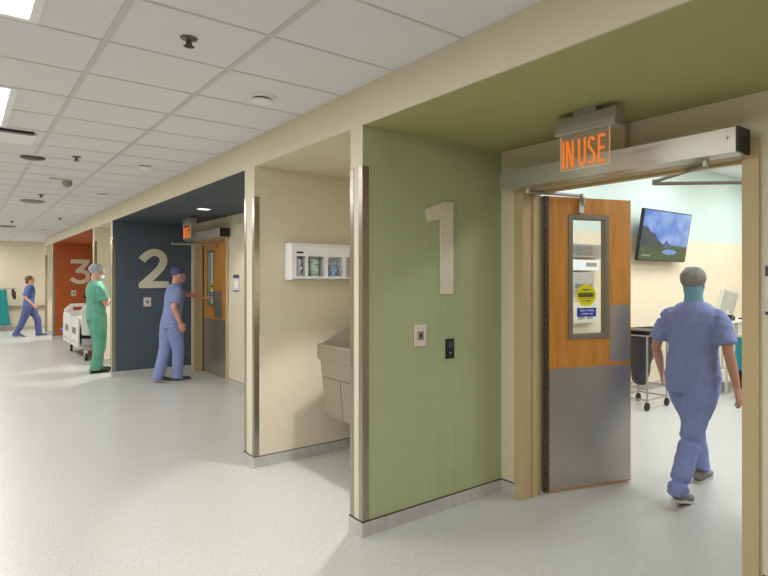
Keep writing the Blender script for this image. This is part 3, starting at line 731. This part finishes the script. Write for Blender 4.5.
def wallbox(x0, x1, z0, z1, d, m, label, extra, name='wall_dispenser'):
    r = empty(name, ((x0 + x1) / 2, RY, z0)); tag(r, label, 'dispenser'); hx = (x1 - x0) / 2; H = z1 - z0
    boxes('case', [(-hx, hx, -d, 0, 0, H)], m, parent=r, bevel=.006)
    for e in extra: boxes(e[0], [(e[1] * hx, e[2] * hx, -d - .004, -d, e[3] * H, e[4] * H)], e[5], parent=r)
DG = mat('dark_grey_panel', (112, 112, 108), .4, var=.1, nscale=40)
wallbox(5.48, 6.08, 1.82, 1.985, .09, mat('mid_grey_case', (150, 150, 146), .4), 'grey control box on the wall seen through the door glass, topmost', [('display', -.85, .4, .15, .85, DG), ('button_row', .5, .85, .2, .8, GREYP)], 'control_box')
wallbox(5.50, 6.02, 1.66, 1.79, .10, WHITE, 'white glove dispenser under the grey control box, seen through the door glass', [('slot', .0, .8, .4, .75, GREYP)])
wallbox(5.50, 5.92, 1.42, 1.64, .10, mat('light_grey_case', (172, 172, 166), .4), 'light grey wall dispenser behind the yellow door sticker', [('slot', -.8, .8, .1, .35, DG)])
wallbox(5.52, 5.98, 1.02, 1.26, .10, OFFW, 'off white panel with sockets low in view through the door glass', [('socket_row', -.6, -.1, .2, .7, GREYP), ('socket_row', .1, .6, .2, .7, GREYP)], 'socket_panel')
tag(boxes('wall_switch', [(8.62, 8.74, RY - .012, RY, 1.42, 1.52)], GREYP, bevel=.002), 'small grey wall plate above the monitor', 'switch')

# ------------------------------------------------------------------ hospital bed
def bed():
    r = empty('hospital_bed', (1.72, 13.05, 0)); tag(r, 'white hospital bed parked in front of the orange alcove behind the man in green', 'bed')
    W, L = .92, 2.25
    PL = mat('bed_white_plastic', (222, 222, 220), .35, var=.01)
    def board(nm, y, z0, z1, holes):
        bm = B(); rr = .12
        o = [(0.02, z0), (W - .02, z0), (W, z1 - rr)] + [(W - rr + rr * math.cos(a * math.pi / 12), z1 - rr + rr * math.sin(a * math.pi / 12)) for a in range(1, 7)] + [(rr - rr * math.sin(a * math.pi / 12), z1 - rr + rr * math.cos(a * math.pi / 12)) for a in range(0, 7)]
        if holes:
            # board with a hand slot: built as a ring of strips around the slot
            hx0, hx1, hz0, hz1 = .16, W - .16, z1 - .15, z1 - .07
            prism(bm, [(rr, z1), (0, z1 - rr), (0, hz0), (hx0, hz0), (hx0, hz1)], lambda u, v: (u, y, v), lambda u, v: (u, y + .04, v))
            prism(bm, [(rr, z1), (hx0, hz1), (hx1, hz1), (W - rr, z1)], lambda u, v: (u, y, v), lambda u, v: (u, y + .04, v))
            prism(bm, [(W - rr, z1), (hx1, hz1), (hx1, hz0), (W, hz0), (W, z1 - rr)], lambda u, v: (u, y, v), lambda u, v: (u, y + .04, v))
            prism(bm, [(0, hz0), (0, z0), (W, z0), (W, hz0)], lambda u, v: (u, y, v), lambda u, v: (u, y + .04, v))
        else: prism(bm, o, lambda u, v: (u, y, v), lambda u, v: (u, y + .045, v))
        mesh(nm, bm, PL, parent=r, bevel=.008)
    board('footboard', -.06, .5, 1.06, False); board('headboard', L, .45, 1.02, True)
    bm = B(); box(bm, .03, W - .03, .03, L - .03, .30, .42); box(bm, .15, W - .15, .1, L - .1, .18, .3); mesh('chassis', bm, mat('bed_grey', (170, 170, 168), .4), parent=r, bevel=.01)
    bm = B(); box(bm, .05, W - .05, .02, L - .02, .48, .64); mesh('mattress', bm, mat('white_sheet', (232, 232, 230), .8, bump=.3, bscale=12), parent=r, bevel=.04)
    bm = B(); ell(bm, (W / 2, L - .3, .70), (.32, .2, .09)); mesh('pillow', bm, mat('pillow_white', (235, 235, 233), .85), parent=r, smooth=True)
    for s, xx in ((-1, -.04), (1, W)):
        for (ya, yb, zc) in ((.12, .95, .82), (1.1, 2.1, .86)):
            bm = B(); prism(bm, [(ya, .25), (yb, .25), (yb + .03, .45), (yb, zc - .08), (yb - .1, zc), (ya + .1, zc), (ya, zc - .08), (ya - .02, .45)], lambda u, v: (xx, u, v), lambda u, v: (xx + .04, u, v)); sr = mesh('side_rail', bm, PL, parent=r, bevel=.012)
            if s < 0:
                bm = B()
                box(bm, xx - .004, xx, ya + .16, ya + .62, .5, .62)
                mesh('control_panel', bm, DG, parent=sr)
                bm = B(); box(bm, xx - .004, xx, ya + .15, yb - .15, .34, .36); mesh('grip_line', bm, GREYP, parent=sr)
    bm = B(); ell(bm, (-.02, L - .02, .46), (.05, .04, .05)); mesh('bumper', bm, mat('blue_bumper', (92, 110, 200), .4), parent=r, smooth=True, label='blue round corner bumper')
    for x in (.1, W - .1):
        for y in (.12, L - .2):
            bm = B(); loft(bm, [(x - .02, y, .075), (x + .02, y, .075)], [.075, .075], seg=20); mesh('caster', bm, BLACK, parent=r, smooth=40)
            bm = B(); loft(bm, [(x, y, .08), (x, y, .2)], [.03, .035], seg=12); box(bm, x - .03, x + .03, y - .03, y + .03, .15, .19); mesh('caster_fork', bm, PL, parent=r)
bed()

# ------------------------------------------------------------------ apron rack at the corridor end
def rack():
    r = empty('apron_rack', (.95, 22.32, 0)); tag(r, 'steel rack holding the hanging aprons at the corridor end, left edge', 'rack')
    bm = B(); tube(bm, [(-.5, 0, 1.27), (.36, 0, 1.27)], .014); tube(bm, [(.29, 0, 1.27), (.29, -.06, 1.26)], .006); tube(bm, [(.07, 0, 1.27), (.07, -.07, 1.265)], .006); tube(bm, [(-.35, 0, 1.27), (-.35, -.07, 1.265)], .006); 
    mesh('rail', bm, STEEL, parent=r)
    for x in (-.45, .12):
        bm = B(); tube(bm, [(x, 0, .06), (x, 0, 1.27)], .014); tube(bm, [(x, -.18, .05), (x, .18, .05)], .014)
        for y in (-.17, .17): ell(bm, (x, y, .032), (.02, .03, .03), seg=10, rings=6)
        mesh('stand', bm, STEEL, parent=r)
    def ap(x, y, w_, c, label, z0):
        bm = B(); n = 14
        for layer in (0, 1): pass
        rings = [(1.25, .35), (1.2, .75), (1.05, .8), (.7, 1.0), (.4, 1.25), (z0, 1.5)]
        loft(bm, [(x, y, z) for z, _ in rings], [(w_ * k / 2, .035 * k) for _, k in rings], side=(1, 0, 0), seg=28, smooth=4)
        for v in bm.verts: v.co.y += .018 * math.sin(v.co.x * 60 + v.co.z); v.co.x += .03 * (1.2 - v.co.z) * .5
        o = mesh('hanging_apron', bm, mat(c[0], c[1], .5, var=.06), smooth=True); tag(o, label, 'apron')
    ap(.98, 22.2, .24, ('teal_apron', (18, 138, 142)), 'teal protective apron hanging at the front of the rack', .17)
    ap(.60, 22.2, .24, ('navy_apron', (40, 58, 82)), 'navy protective apron hanging left of the teal one', .2)
    bm = B(); ell(bm, (1.24, 22.2, 1.12), (.05, .05, .10)); ell(bm, (1.26, 22.2, 1.02), (.045, .04, .09)); ell(bm, (1.22, 22.2, 1.22), (.04, .04, .05))
    for v in bm.verts: v.co += Vector((noise.noise(v.co * 14), 0, noise.noise(v.co * 14 + Vector((3, 0, 0))))) * .02
    tag(mesh('neck_collar', bm, mat('dark_collar', (48, 44, 44), .6), smooth=True), 'dark neck collar hanging above the teal apron', 'collar')
rack()

# ------------------------------------------------------------------ people
def remeshed(name, bm, m, parent, voxel, smooth_it=2, wrinkle=0, label=None, wscale=(9, 9, 5)):
    me = bpy.data.meshes.new(name + '_raw'); bmesh.ops.recalc_face_normals(bm, faces=bm.faces); bm.to_mesh(me); bm.free()
    o = bpy.data.objects.new(name, me); COL.objects.link(o)
    md = o.modifiers.new('r', 'REMESH'); md.mode = 'VOXEL'; md.voxel_size = voxel
    if smooth_it:
        s = o.modifiers.new('s', 'SMOOTH'); s.iterations = smooth_it; s.factor = .6
    dg = bpy.context.evaluated_depsgraph_get(); new = bpy.data.meshes.new_from_object(o.evaluated_get(dg))
    bpy.data.objects.remove(o); bpy.data.meshes.remove(me)
    new.name = name
    if wrinkle:
        ns = [v.normal.copy() for v in new.vertices]
        for v, nrm in zip(new.vertices, ns):
            p = Vector((v.co.x * wscale[0], v.co.y * wscale[1], v.co.z * wscale[2]))
            k = noise.noise(p) + .6 * (1 - abs(noise.noise(p * 2.1 + Vector((7, 3, 1)))) * 2.5)
            v.co += nrm * wrinkle * k
    new.materials.clear(); new.materials.append(m)
    for p in new.polygons: p.use_smooth = True
    o = bpy.data.objects.new(name, new); COL.objects.link(o); o.parent = parent
    if label: o['label'] = label
    return o
def ik(a, b, l1, l2, hint):
    a, b = Vector(a), Vector(b); d = b - a; L = min(d.length, (l1 + l2) * .999); u = d.normalized()
    x = (l1 * l1 - l2 * l2 + L * L) / (2 * L); h = math.sqrt(max(l1 * l1 - x * x, 0))
    hv = Vector(hint); hv = (hv - u * hv.dot(u)).normalized()
    return a + u * x + hv * h, a + u * L
def hand(bm, wrist, d, n, thumb, curl=.5, s=1.0):
    """d: direction to fingertips, n: palm normal (fingers curl towards it), thumb: side of the thumb"""
    d, n, th = Vector(d).normalized(), Vector(n), Vector(thumb)
    n = (n - d * n.dot(d)).normalized(); th = (th - d * th.dot(d) - n * th.dot(n)).normalized(); w_ = Vector(wrist)
    loft(bm, [w_ - d * .03 * s, w_, w_ + d * .03 * s, w_ + d * .07 * s, w_ + d * .092 * s], [(.026 * s, .020 * s), (.027 * s, .018 * s), (.036 * s, .017 * s), (.040 * s, .014 * s), (.036 * s, .010 * s)], side=th, seg=14, smooth=3)
    for i, (off, ln) in enumerate(((.030, .075), (.010, .084), (-.010, .078), (-.030, .060))):
        p = w_ + d * (.078 - abs(off) * .12) * s + th * off * s; dd = (d + th * off * 3.5).normalized(); pts = [p]; a = curl * .35
        for f in (.45, .32, .23):
            v = dd * math.cos(a) + n * math.sin(a); p = p + v * ln * f * s; pts.append(p); a += curl
        loft(bm, pts, [.0095 * s, .009 * s, .008 * s, .0065 * s], seg=10, smooth=3)
    p = w_ + d * .022 * s + th * .026 * s; v = (d * .65 + th * .75 + n * .25).normalized(); v2 = (d * .9 + th * .25 + n * .35).normalized()
    loft(bm, [p - v * .01, p + v * .035 * s, p + v * .035 * s + v2 * .028 * s, p + v * .035 * s + v2 * .048 * s], [.015 * s, .012 * s, .0105 * s, .008 * s], seg=10, smooth=3)
HEADP = [(.0, .020, .024, .058), (.02, .040, .045, .043), (.045, .052, .060, .026), (.075, .060, .075, .012), (.105, .067, .084, .004), (.13, .073, .090, 0), (.16, .0765, .096, -.005), (.19, .070, .088, -.009), (.212, .052, .066, -.012), (.228, .026, .034, -.012)]
def head(bm, chin, M, s=1.0):
    """chin: position of chin level on the neck axis; M 3x3 rotation, +Y forward"""
    c = Vector(chin); f = lambda v: c + (M @ Vector(v)) * s
    loft(bm, [f((0, p[3], p[0])) for p in HEADP], [(p[1] * s, p[2] * s) for p in HEADP], side=M @ Vector((1, 0, 0)), seg=24, smooth=3)
    loft(bm, [f((0, .082, .128)), f((0, .096, .105)), f((0, .107, .085)), f((0, .086, .073))], [(.008 * s, .009 * s), (.011 * s, .012 * s), (.016 * s, .013 * s), (.012 * s, .008 * s)], side=M @ Vector((1, 0, 0)), seg=12, smooth=3)
    ell(bm, f((0, .082, .133)), (.045 * s, .012 * s, .008 * s), M, 12, 8)      # brow
    ell(bm, f((0, .081, .056)), (.024 * s, .010 * s, .006 * s), M, 12, 8); ell(bm, f((0, .079, .047)), (.021 * s, .010 * s, .006 * s), M, 12, 8)
    ell(bm, f((0, .076, .012)), (.022 * s, .016 * s, .014 * s), M, 12, 8)
    for q in (-1, 1):
        ell(bm, f((q * .075, -.008, .105)), (.009 * s, .018 * s, .030 * s), M @ Matrix.Rotation(q * .25, 3, 'Z'), 12, 8)
SKIN = mat('skin', (206, 156, 134), .5, var=.03); SKIN2 = mat('skin_tan', (190, 140, 118), .5, var=.03)
def person(pos, heading, H, label, scrub, feet, wrists, lean=(0, 0), skin=SKIN, pelvis=(0, 0), shirt_len=.80, voxel=.007, shoe_m=None, shoe_h=0, head_rot=(0, 0, 0), elbows=None, handspec=None, pants_m=None, hip_drop=0, girth=1.0, face=True, name='person'):
    """all coordinates in a 1.70 m figure's frame, +Y forward, +X its right"""
    r = empty(name, pos, heading - R(90)); r.scale = (H / 1.70,) * 3; tag(r, label, 'person')
    lx, ly = lean
    def ax(z):   # spine axis
        k = max(0, (z - .9) / .55); return Vector((pelvis[0] + lx * k, pelvis[1] + ly * k, z - hip_drop))
    sh = [ax(1.365) + Vector((q * .172 * girth, -.01, 0)) for q in (-1, 1)]
    hips = [ax(.90) + Vector((q * .088, 0, 0)) for q in (-1, 1)]
    ank = [Vector(feet[0][:3]) + Vector((0, 0, .075)), Vector(feet[1][:3]) + Vector((0, 0, .075))]
    knees = []; 
    for i in (0, 1): k, a = ik(hips[i], ank[i], .417, .414, (0, 1, 0)); knees.append(k); ank[i] = a
    elb = []; wr = []
    for i in (0, 1):
        e, w_ = ik(sh[i], wrists[i], .285, .25, (elbows[i] if elbows else (0.3 * (-1, 1)[i], -1, 0))); elb.append(e); wr.append(w_)
    # --- body: one continuous surface
    bm = B(); g = girth
    TR = [(.83, .11, .08), (.90, .150, .105), (1.0, .140, .098), (1.08, .128, .092), (1.2, .142, .10), (1.3, .150, .103), (1.36, .140, .085), (1.395, .095, .070), (1.43, .062, .058)]
    loft(bm, [ax(z) for z, _, _ in TR], [(a * g, b * g) for _, a, b in TR], side=(1, 0, 0), seg=24, smooth=3)
    chin = ax(1.472) + Vector((lx * .03, ly * .03 + .0, 0)); HM = Matrix.Rotation(head_rot[2], 3, 'Z') @ Matrix.Rotation(head_rot[0], 3, 'X')
    nk = [ax(1.40) + Vector((0, -.012, 0)), ax(1.46) + Vector((0, -.005, 0)), chin + HM @ Vector((0, -.008, .06)), chin + HM @ Vector((0, -.005, .12))]
    loft(bm, nk, [(.066, .062), (.055, .056), (.054, .058), (.05, .06)], side=(1, 0, 0), seg=18, smooth=3)
    head(bm, chin, HM)
    for i in (0, 1):
        loft(bm, [hips[i] + Vector((0, 0, .03)), hips[i].lerp(knees[i], .5), knees[i], knees[i].lerp(ank[i], .35), ank[i], ank[i] - Vector((0, 0, .05))], [.085, .072, .052, .052, .036, .034], seg=16, smooth=3)
        loft(bm, [sh[i] + Vector((-(-1, 1)[i] * .06, 0, -.03)), sh[i] + Vector((-(-1, 1)[i] * .01, 0, -.035)), sh[i].lerp(elb[i], .5), elb[i], elb[i].lerp(wr[i], .35), wr[i]], [.034, .038, .042, .038, .038, .025], seg=16, smooth=4)
        d = (wr[i] - elb[i]).normalized(); hs = (handspec or {}).get(i, {})
        q = (-1, 1)[i]
        hand(bm, wr[i], hs.get('d', d), hs.get('n', (-q, .2, 0)), hs.get('t', (0, 1, 0)), hs.get('curl', .45), 1.0)
        ell(bm, Vector((ank[i].x, ank[i].y + .05, .045)), (.035, .09, .03))
    body = remeshed('body', bm, skin, r, voxel, 2)
    # --- trousers
    pm = pants_m or scrub
    bm = B()
    PT = [(.80, .125, .10), (.86, .158, .118), (.92, .165, .122), (1.0, .152, .112), (1.05, .14, .105)]
    loft(bm, [ax(z) for z, _, _ in PT], [(a * g, b * g) for _, a, b in PT], side=(1, 0, 0), seg=24, smooth=3)
    for i in (0, 1):
        an = ank[i]
        loft(bm, [hips[i] + Vector((0, 0, .02)), hips[i].lerp(knees[i], .4), knees[i], knees[i].lerp(an, .5), an + Vector((0, -.005, .02)), an + Vector((0, -.01, -.03))], [.110 * g, .106 * g, .084, .076, .072, .078], seg=18, smooth=4)
    remeshed('trousers', bm, pm, r, .010, 1, .006, wscale=(10, 10, 9))
    # --- shirt with short sleeves
    bm = B()
    ST = [(shirt_len, .172, .132), (.90, .176, .13), (1.0, .166, .124), (1.08, .158, .120), (1.2, .165, .122), (1.3, .176, .125), (1.36, .178, .112), (1.392, .158, .100), (1.418, .118, .088), (1.447, .074, .074)]
    loft(bm, [ax(z) for z, _, _ in ST], [(a * g, b * g) for _, a, b in ST], side=(1, 0, 0), seg=26, smooth=3)
    for i in (0, 1):
        q = (-1, 1)[i]
        loft(bm, [sh[i] + Vector((-q * .08, 0, .0)), sh[i] + Vector((-q * .012, 0, -.016)), sh[i].lerp(elb[i], .35), sh[i].lerp(elb[i], .80)], [.045, .054, .064, .074], seg=16, smooth=4)
    remeshed('scrub_top', bm, scrub, r, .010, 5, .005, wscale=(8, 8, 12))
    # --- shoes
    for i in (0, 1):
        fx, fy, fz = feet[i][:3]; yaw = feet[i][3] if len(feet[i]) > 3 else 0; pitch = feet[i][4] if len(feet[i]) > 4 else 0
        MT = Matrix.Translation((ank[i].x, ank[i].y, fz)) @ Matrix.Rotation(yaw, 4, 'Z') @ Matrix.Translation((0, .12, 0)) @ Matrix.Rotation(pitch, 4, 'X') @ Matrix.Translation((0, -.12, 0))
        bm = B(); pts = [(-.075, .03, .02), (-.06, .036, .034), (-.02, .042, .042), (.04, .042, .038), (.10, .046, .030), (.15, .043, .026), (.185, .030, .018)]
        loft(bm, [(0, p[0], .012 + p[2]) for p in pts], [(p[1], p[2]) for p in pts], side=(1, 0, 0), seg=18, smooth=3)
        loft(bm, [(0, -.02, .05), (0, -.018, .09)], [(.04, .05), (.036, .042)], side=(1, 0, 0), seg=16)
        for v in bm.verts:
            if v.co.z < .014: v.co.z = .014
            v.co = MT @ v.co
        s_ = remeshed('shoe', bm, shoe_m or BLACK, r, .006, 1)
        bm = B(); outline = [(.030, -.078), (.038, -.04), (.040, .02), (.046, .09), (.044, .14), (.030, .18), (0, .196)]
        outline = outline + [(-x, y) for x, y in outline[-2::-1]]
        prism(bm, outline, lambda u, v: MT @ Vector((u, v, .001)), lambda u, v: MT @ Vector((u, v, .018)))
        so = mesh('sole', bm, mat('shoe_sole', (190, 188, 184), .6) if shoe_m else mat('dark_sole', (36, 34, 32), .6), parent=s_)
    return r, chin, HM, ax
def cap_mesh(r, chin, HM, m, puff=.012, low=.12, back=.07, bouffant=False, name='surgical_cap'):
    """shell over the upper head, lower at the back"""
    bm = B(); f = lambda v: chin + HM @ Vector(v)
    if bouffant:
        ell(bm, f((0, -.022, .158)), (.094, .112, .090), HM, 28, 18)
    else:
        ell(bm, f((0, -.010, .150)), (.086, .107, .086), HM, 28, 18)
    inv = HM.inverted()
    dele = [v for v in bm.verts if (lambda q: q.z < low - .0 + (q.y) * .45)(inv @ (v.co - chin))]
    bmesh.ops.delete(bm, geom=dele, context='VERTS')
    for v in bm.verts: v.co += (v.co - chin).normalized() * noise.noise(v.co * 22) * puff
    o = mesh(name, bm, m, parent=r, smooth=True)
    s = o.modifiers.new('t', 'SOLIDIFY'); s.thickness = .004
    s = o.modifiers.new('ss', 'SUBSURF'); s.levels = 1; s.render_levels = 1
    return o
def eyes(r, chin, HM):
    f = lambda v: chin + HM @ Vector(v)
    for q in (-1, 1):
        bm = B(); ell(bm, f((q * .031, .0805, .118)), (.013, .008, .0075), HM, 14, 8); o = mesh('eye', bm, mat('eye_white', (225, 222, 215), .3), parent=r, smooth=True)
        bm = B(); ell(bm, f((q * .031, .087, .118)), (.005, .003, .005), HM, 10, 6); mesh('iris', bm, mat('dark_iris', (40, 30, 24), .3), parent=o, smooth=True)
    bm = B()
    for q in (-1, 1): ell(bm, f((q * .031, .090, .138)), (.018, .004, .0035), HM @ Matrix.Rotation(q * .12, 3, 'Y'), 12, 6)
    mesh('eyebrows', bm, mat('brow_brown', (60, 44, 34), .7), parent=r, smooth=True)

PERI = mat('periwinkle_scrubs', (132, 144, 198), .8, var=.05, nscale=20, bump=.15, bscale=40)
# A: walks away through the operating room
A, chA, hmA, axA = person((4.01, 2.11, 0), R(4), 1.63, 'person in periwinkle scrubs and grey hair cap walking away through the near doorway', PERI,
       [(-.065, .32, 0, 0, 0), (.045, -.36, .0, 0, R(-16))], [(-.31, .12, .88), (.34, -.04, .85)], lean=(0, .03), skin=SKIN2, voxel=.0055,
       shoe_m=mat('grey_trainer', (128, 124, 124), .7), shirt_len=.77, girth=1.18, handspec={0: dict(curl=.4), 1: dict(curl=.45)})
cap_mesh(A, chA, hmA, mat('grey_net_cap', (134, 136, 130), .8, var=.3, nscale=45), .012, .085, bouffant=True, name='hair_cap'); eyes(A, chA, hmA)
bm = B()
f = lambda v: chA + hmA @ Vector(v)
loft(bm, [f((0, -.012, -.022)), f((0, -.012, .02)), f((0, -.014, .05)), f((0, -.012, .075)), f((0, -.008, .10))], [(.074, .072), (.066, .068), (.068, .080), (.073, .088), (.077, .095)], side=(1, 0, 0), seg=24)
mesh('neck_tie', bm, mat('pale_teal_cloth', (120, 168, 190), .8), parent=A, smooth=40, label='pale teal mask ties behind the neck')
# B: reaches for the closed doors in the slate blue alcove
BL = mat('light_blue_scrubs', (128, 142, 190), .8, var=.05, nscale=20, bump=.15, bscale=40)
Bp, chB, hmB, axB = person((2.42, 9.60, 0), R(8), 1.74, 'person in light blue scrubs and purple cap reaching for the closed doors', BL,
       [(-.06, -.16, .0, 0, R(-10)), (.05, .07, 0, 0, 0)], [(-.16, .60, 1.22), (.24, .02, .88)], lean=(0, .07), elbows=[(-.2, 0, -1), (.3, -1, 0)], skin=SKIN, voxel=.007,
       shoe_m=mat('slate_shoe', (70, 66, 72), .7), head_rot=(R(-12), 0, 0), handspec={0: dict(d=(0, 1, .05), n=(0.1, 0, -1), t=(1, 0, 0), curl=.3)})
cap_mesh(Bp, chB, hmB, mat('purple_cap', (92, 86, 140), .8, var=.15, nscale=30), .006, .115); eyes(Bp, chB, hmB)
f = lambda v: chB + hmB @ Vector(v)
def mask(parent, f, HM, m):
    bm = B(); ell(bm, f((0, .065, .052)), (.052, .050, .050), HM, 20, 14)
    for v in bm.verts: pass
    mk = mesh('face_mask', bm, m, parent=parent, smooth=True)
    bm = B()
    for q in (-1, 1):
        tube(bm, [f((q * .050, .07, .075)), f((q * .072, .02, .10)), f((q * .084, -.012, .125))], .0025, 6); tube(bm, [f((q * .050, .06, .03)), f((q * .066, .02, .06)), f((q * .084, -.012, .085))], .0025, 6)
    mesh('ear_loop', bm, m, parent=mk)
mask(Bp, f, hmB, mat('lilac_mask', (150, 150, 190), .8))
# C: man in green at the far sink recess
GS = mat('surgical_green_scrubs', (92, 156, 136), .8, var=.08, nscale=20, bump=.2, bscale=40)
Cp, chC, hmC, axC = person((1.72, 11.40, 0), R(14), 1.79, 'man in green scrubs, patterned cap and mask standing by the far sink recess', GS,
       [(-.10, .07, 0, R(6), 0), (.08, -.04, 0, R(-8), 0)], [(-.07, .23, 1.16), (.09, .25, 1.20)], lean=(0, -.01), elbows=[(-.5, -1, -.4), (.5, -1, -.4)], skin=SKIN, voxel=.007, shirt_len=.83,
       head_rot=(R(-14), 0, 0), handspec={0: dict(d=(.7, .6, .3), n=(0, -1, 0), t=(0, 0, 1), curl=.5), 1: dict(d=(-.7, .6, .2), n=(0, -1, 0), t=(0, 0, 1), curl=.5)})
cap_mesh(Cp, chC, hmC, mat('patterned_grey_cap', (158, 166, 176), .8, var=.35, nscale=40), .008, .10, bouffant=True); eyes(Cp, chC, hmC)
f = lambda v: chC + hmC @ Vector(v)
mask(Cp, f, hmC, mat('pale_blue_mask', (186, 206, 224), .8))
bm = B()
for q in (-1, 1):
    tube(bm, [f((q * .008, .105, .12)), f((q * .035, .104, .135)), f((q * .056, .092, .12)), f((q * .035, .104, .104)), f((q * .008, .105, .12))], .003, 6)
    tube(bm, [f((q * .058, .09, .125)), f((q * .078, .02, .125)), f((q * .084, -.02, .118))], .003, 6)
mesh('spectacles', bm, BLACK, parent=Cp)
# D: walks across the corridor end
DB = mat('royal_blue_scrubs', (76, 100, 164), .8, var=.05, nscale=20)
Dp, chD, hmD, axD = person((1.42, 19.72, 0), R(-4), 1.68, 'brown haired person in blue scrubs striding across the corridor end', DB,
       [(-.07, .23, 0, 0, 0), (.07, -.27, .0, 0, R(-22))], [(-.24, .06, .88), (.25, .10, .87)], lean=(0, .03), skin=SKIN, voxel=.009, hip_drop=.04, shoe_m=mat('blue_grey_shoe', (90, 96, 130), .7),
       pants_m=mat('dusk_blue_trousers', (84, 96, 146), .8, var=.04))
bm = B(); f = lambda v: chD + hmD @ Vector(v)
ell(bm, f((0, -.016, .15)), (.086, .105, .090), hmD, 24, 16)
inv = hmD.inverted()
bmesh.ops.delete(bm, geom=[v for v in bm.verts if (lambda q: q.y > .045 and q.z < .17)(inv @ (v.co - chD))], context='VERTS')
ell(bm, f((0, -.06, .08)), (.062, .05, .075), hmD, 16, 10)
mesh('hair', bm, mat('brown_hair', (104, 78, 58), .7, var=.2, nscale=30), parent=Dp, smooth=True); eyes(Dp, chD, hmD)
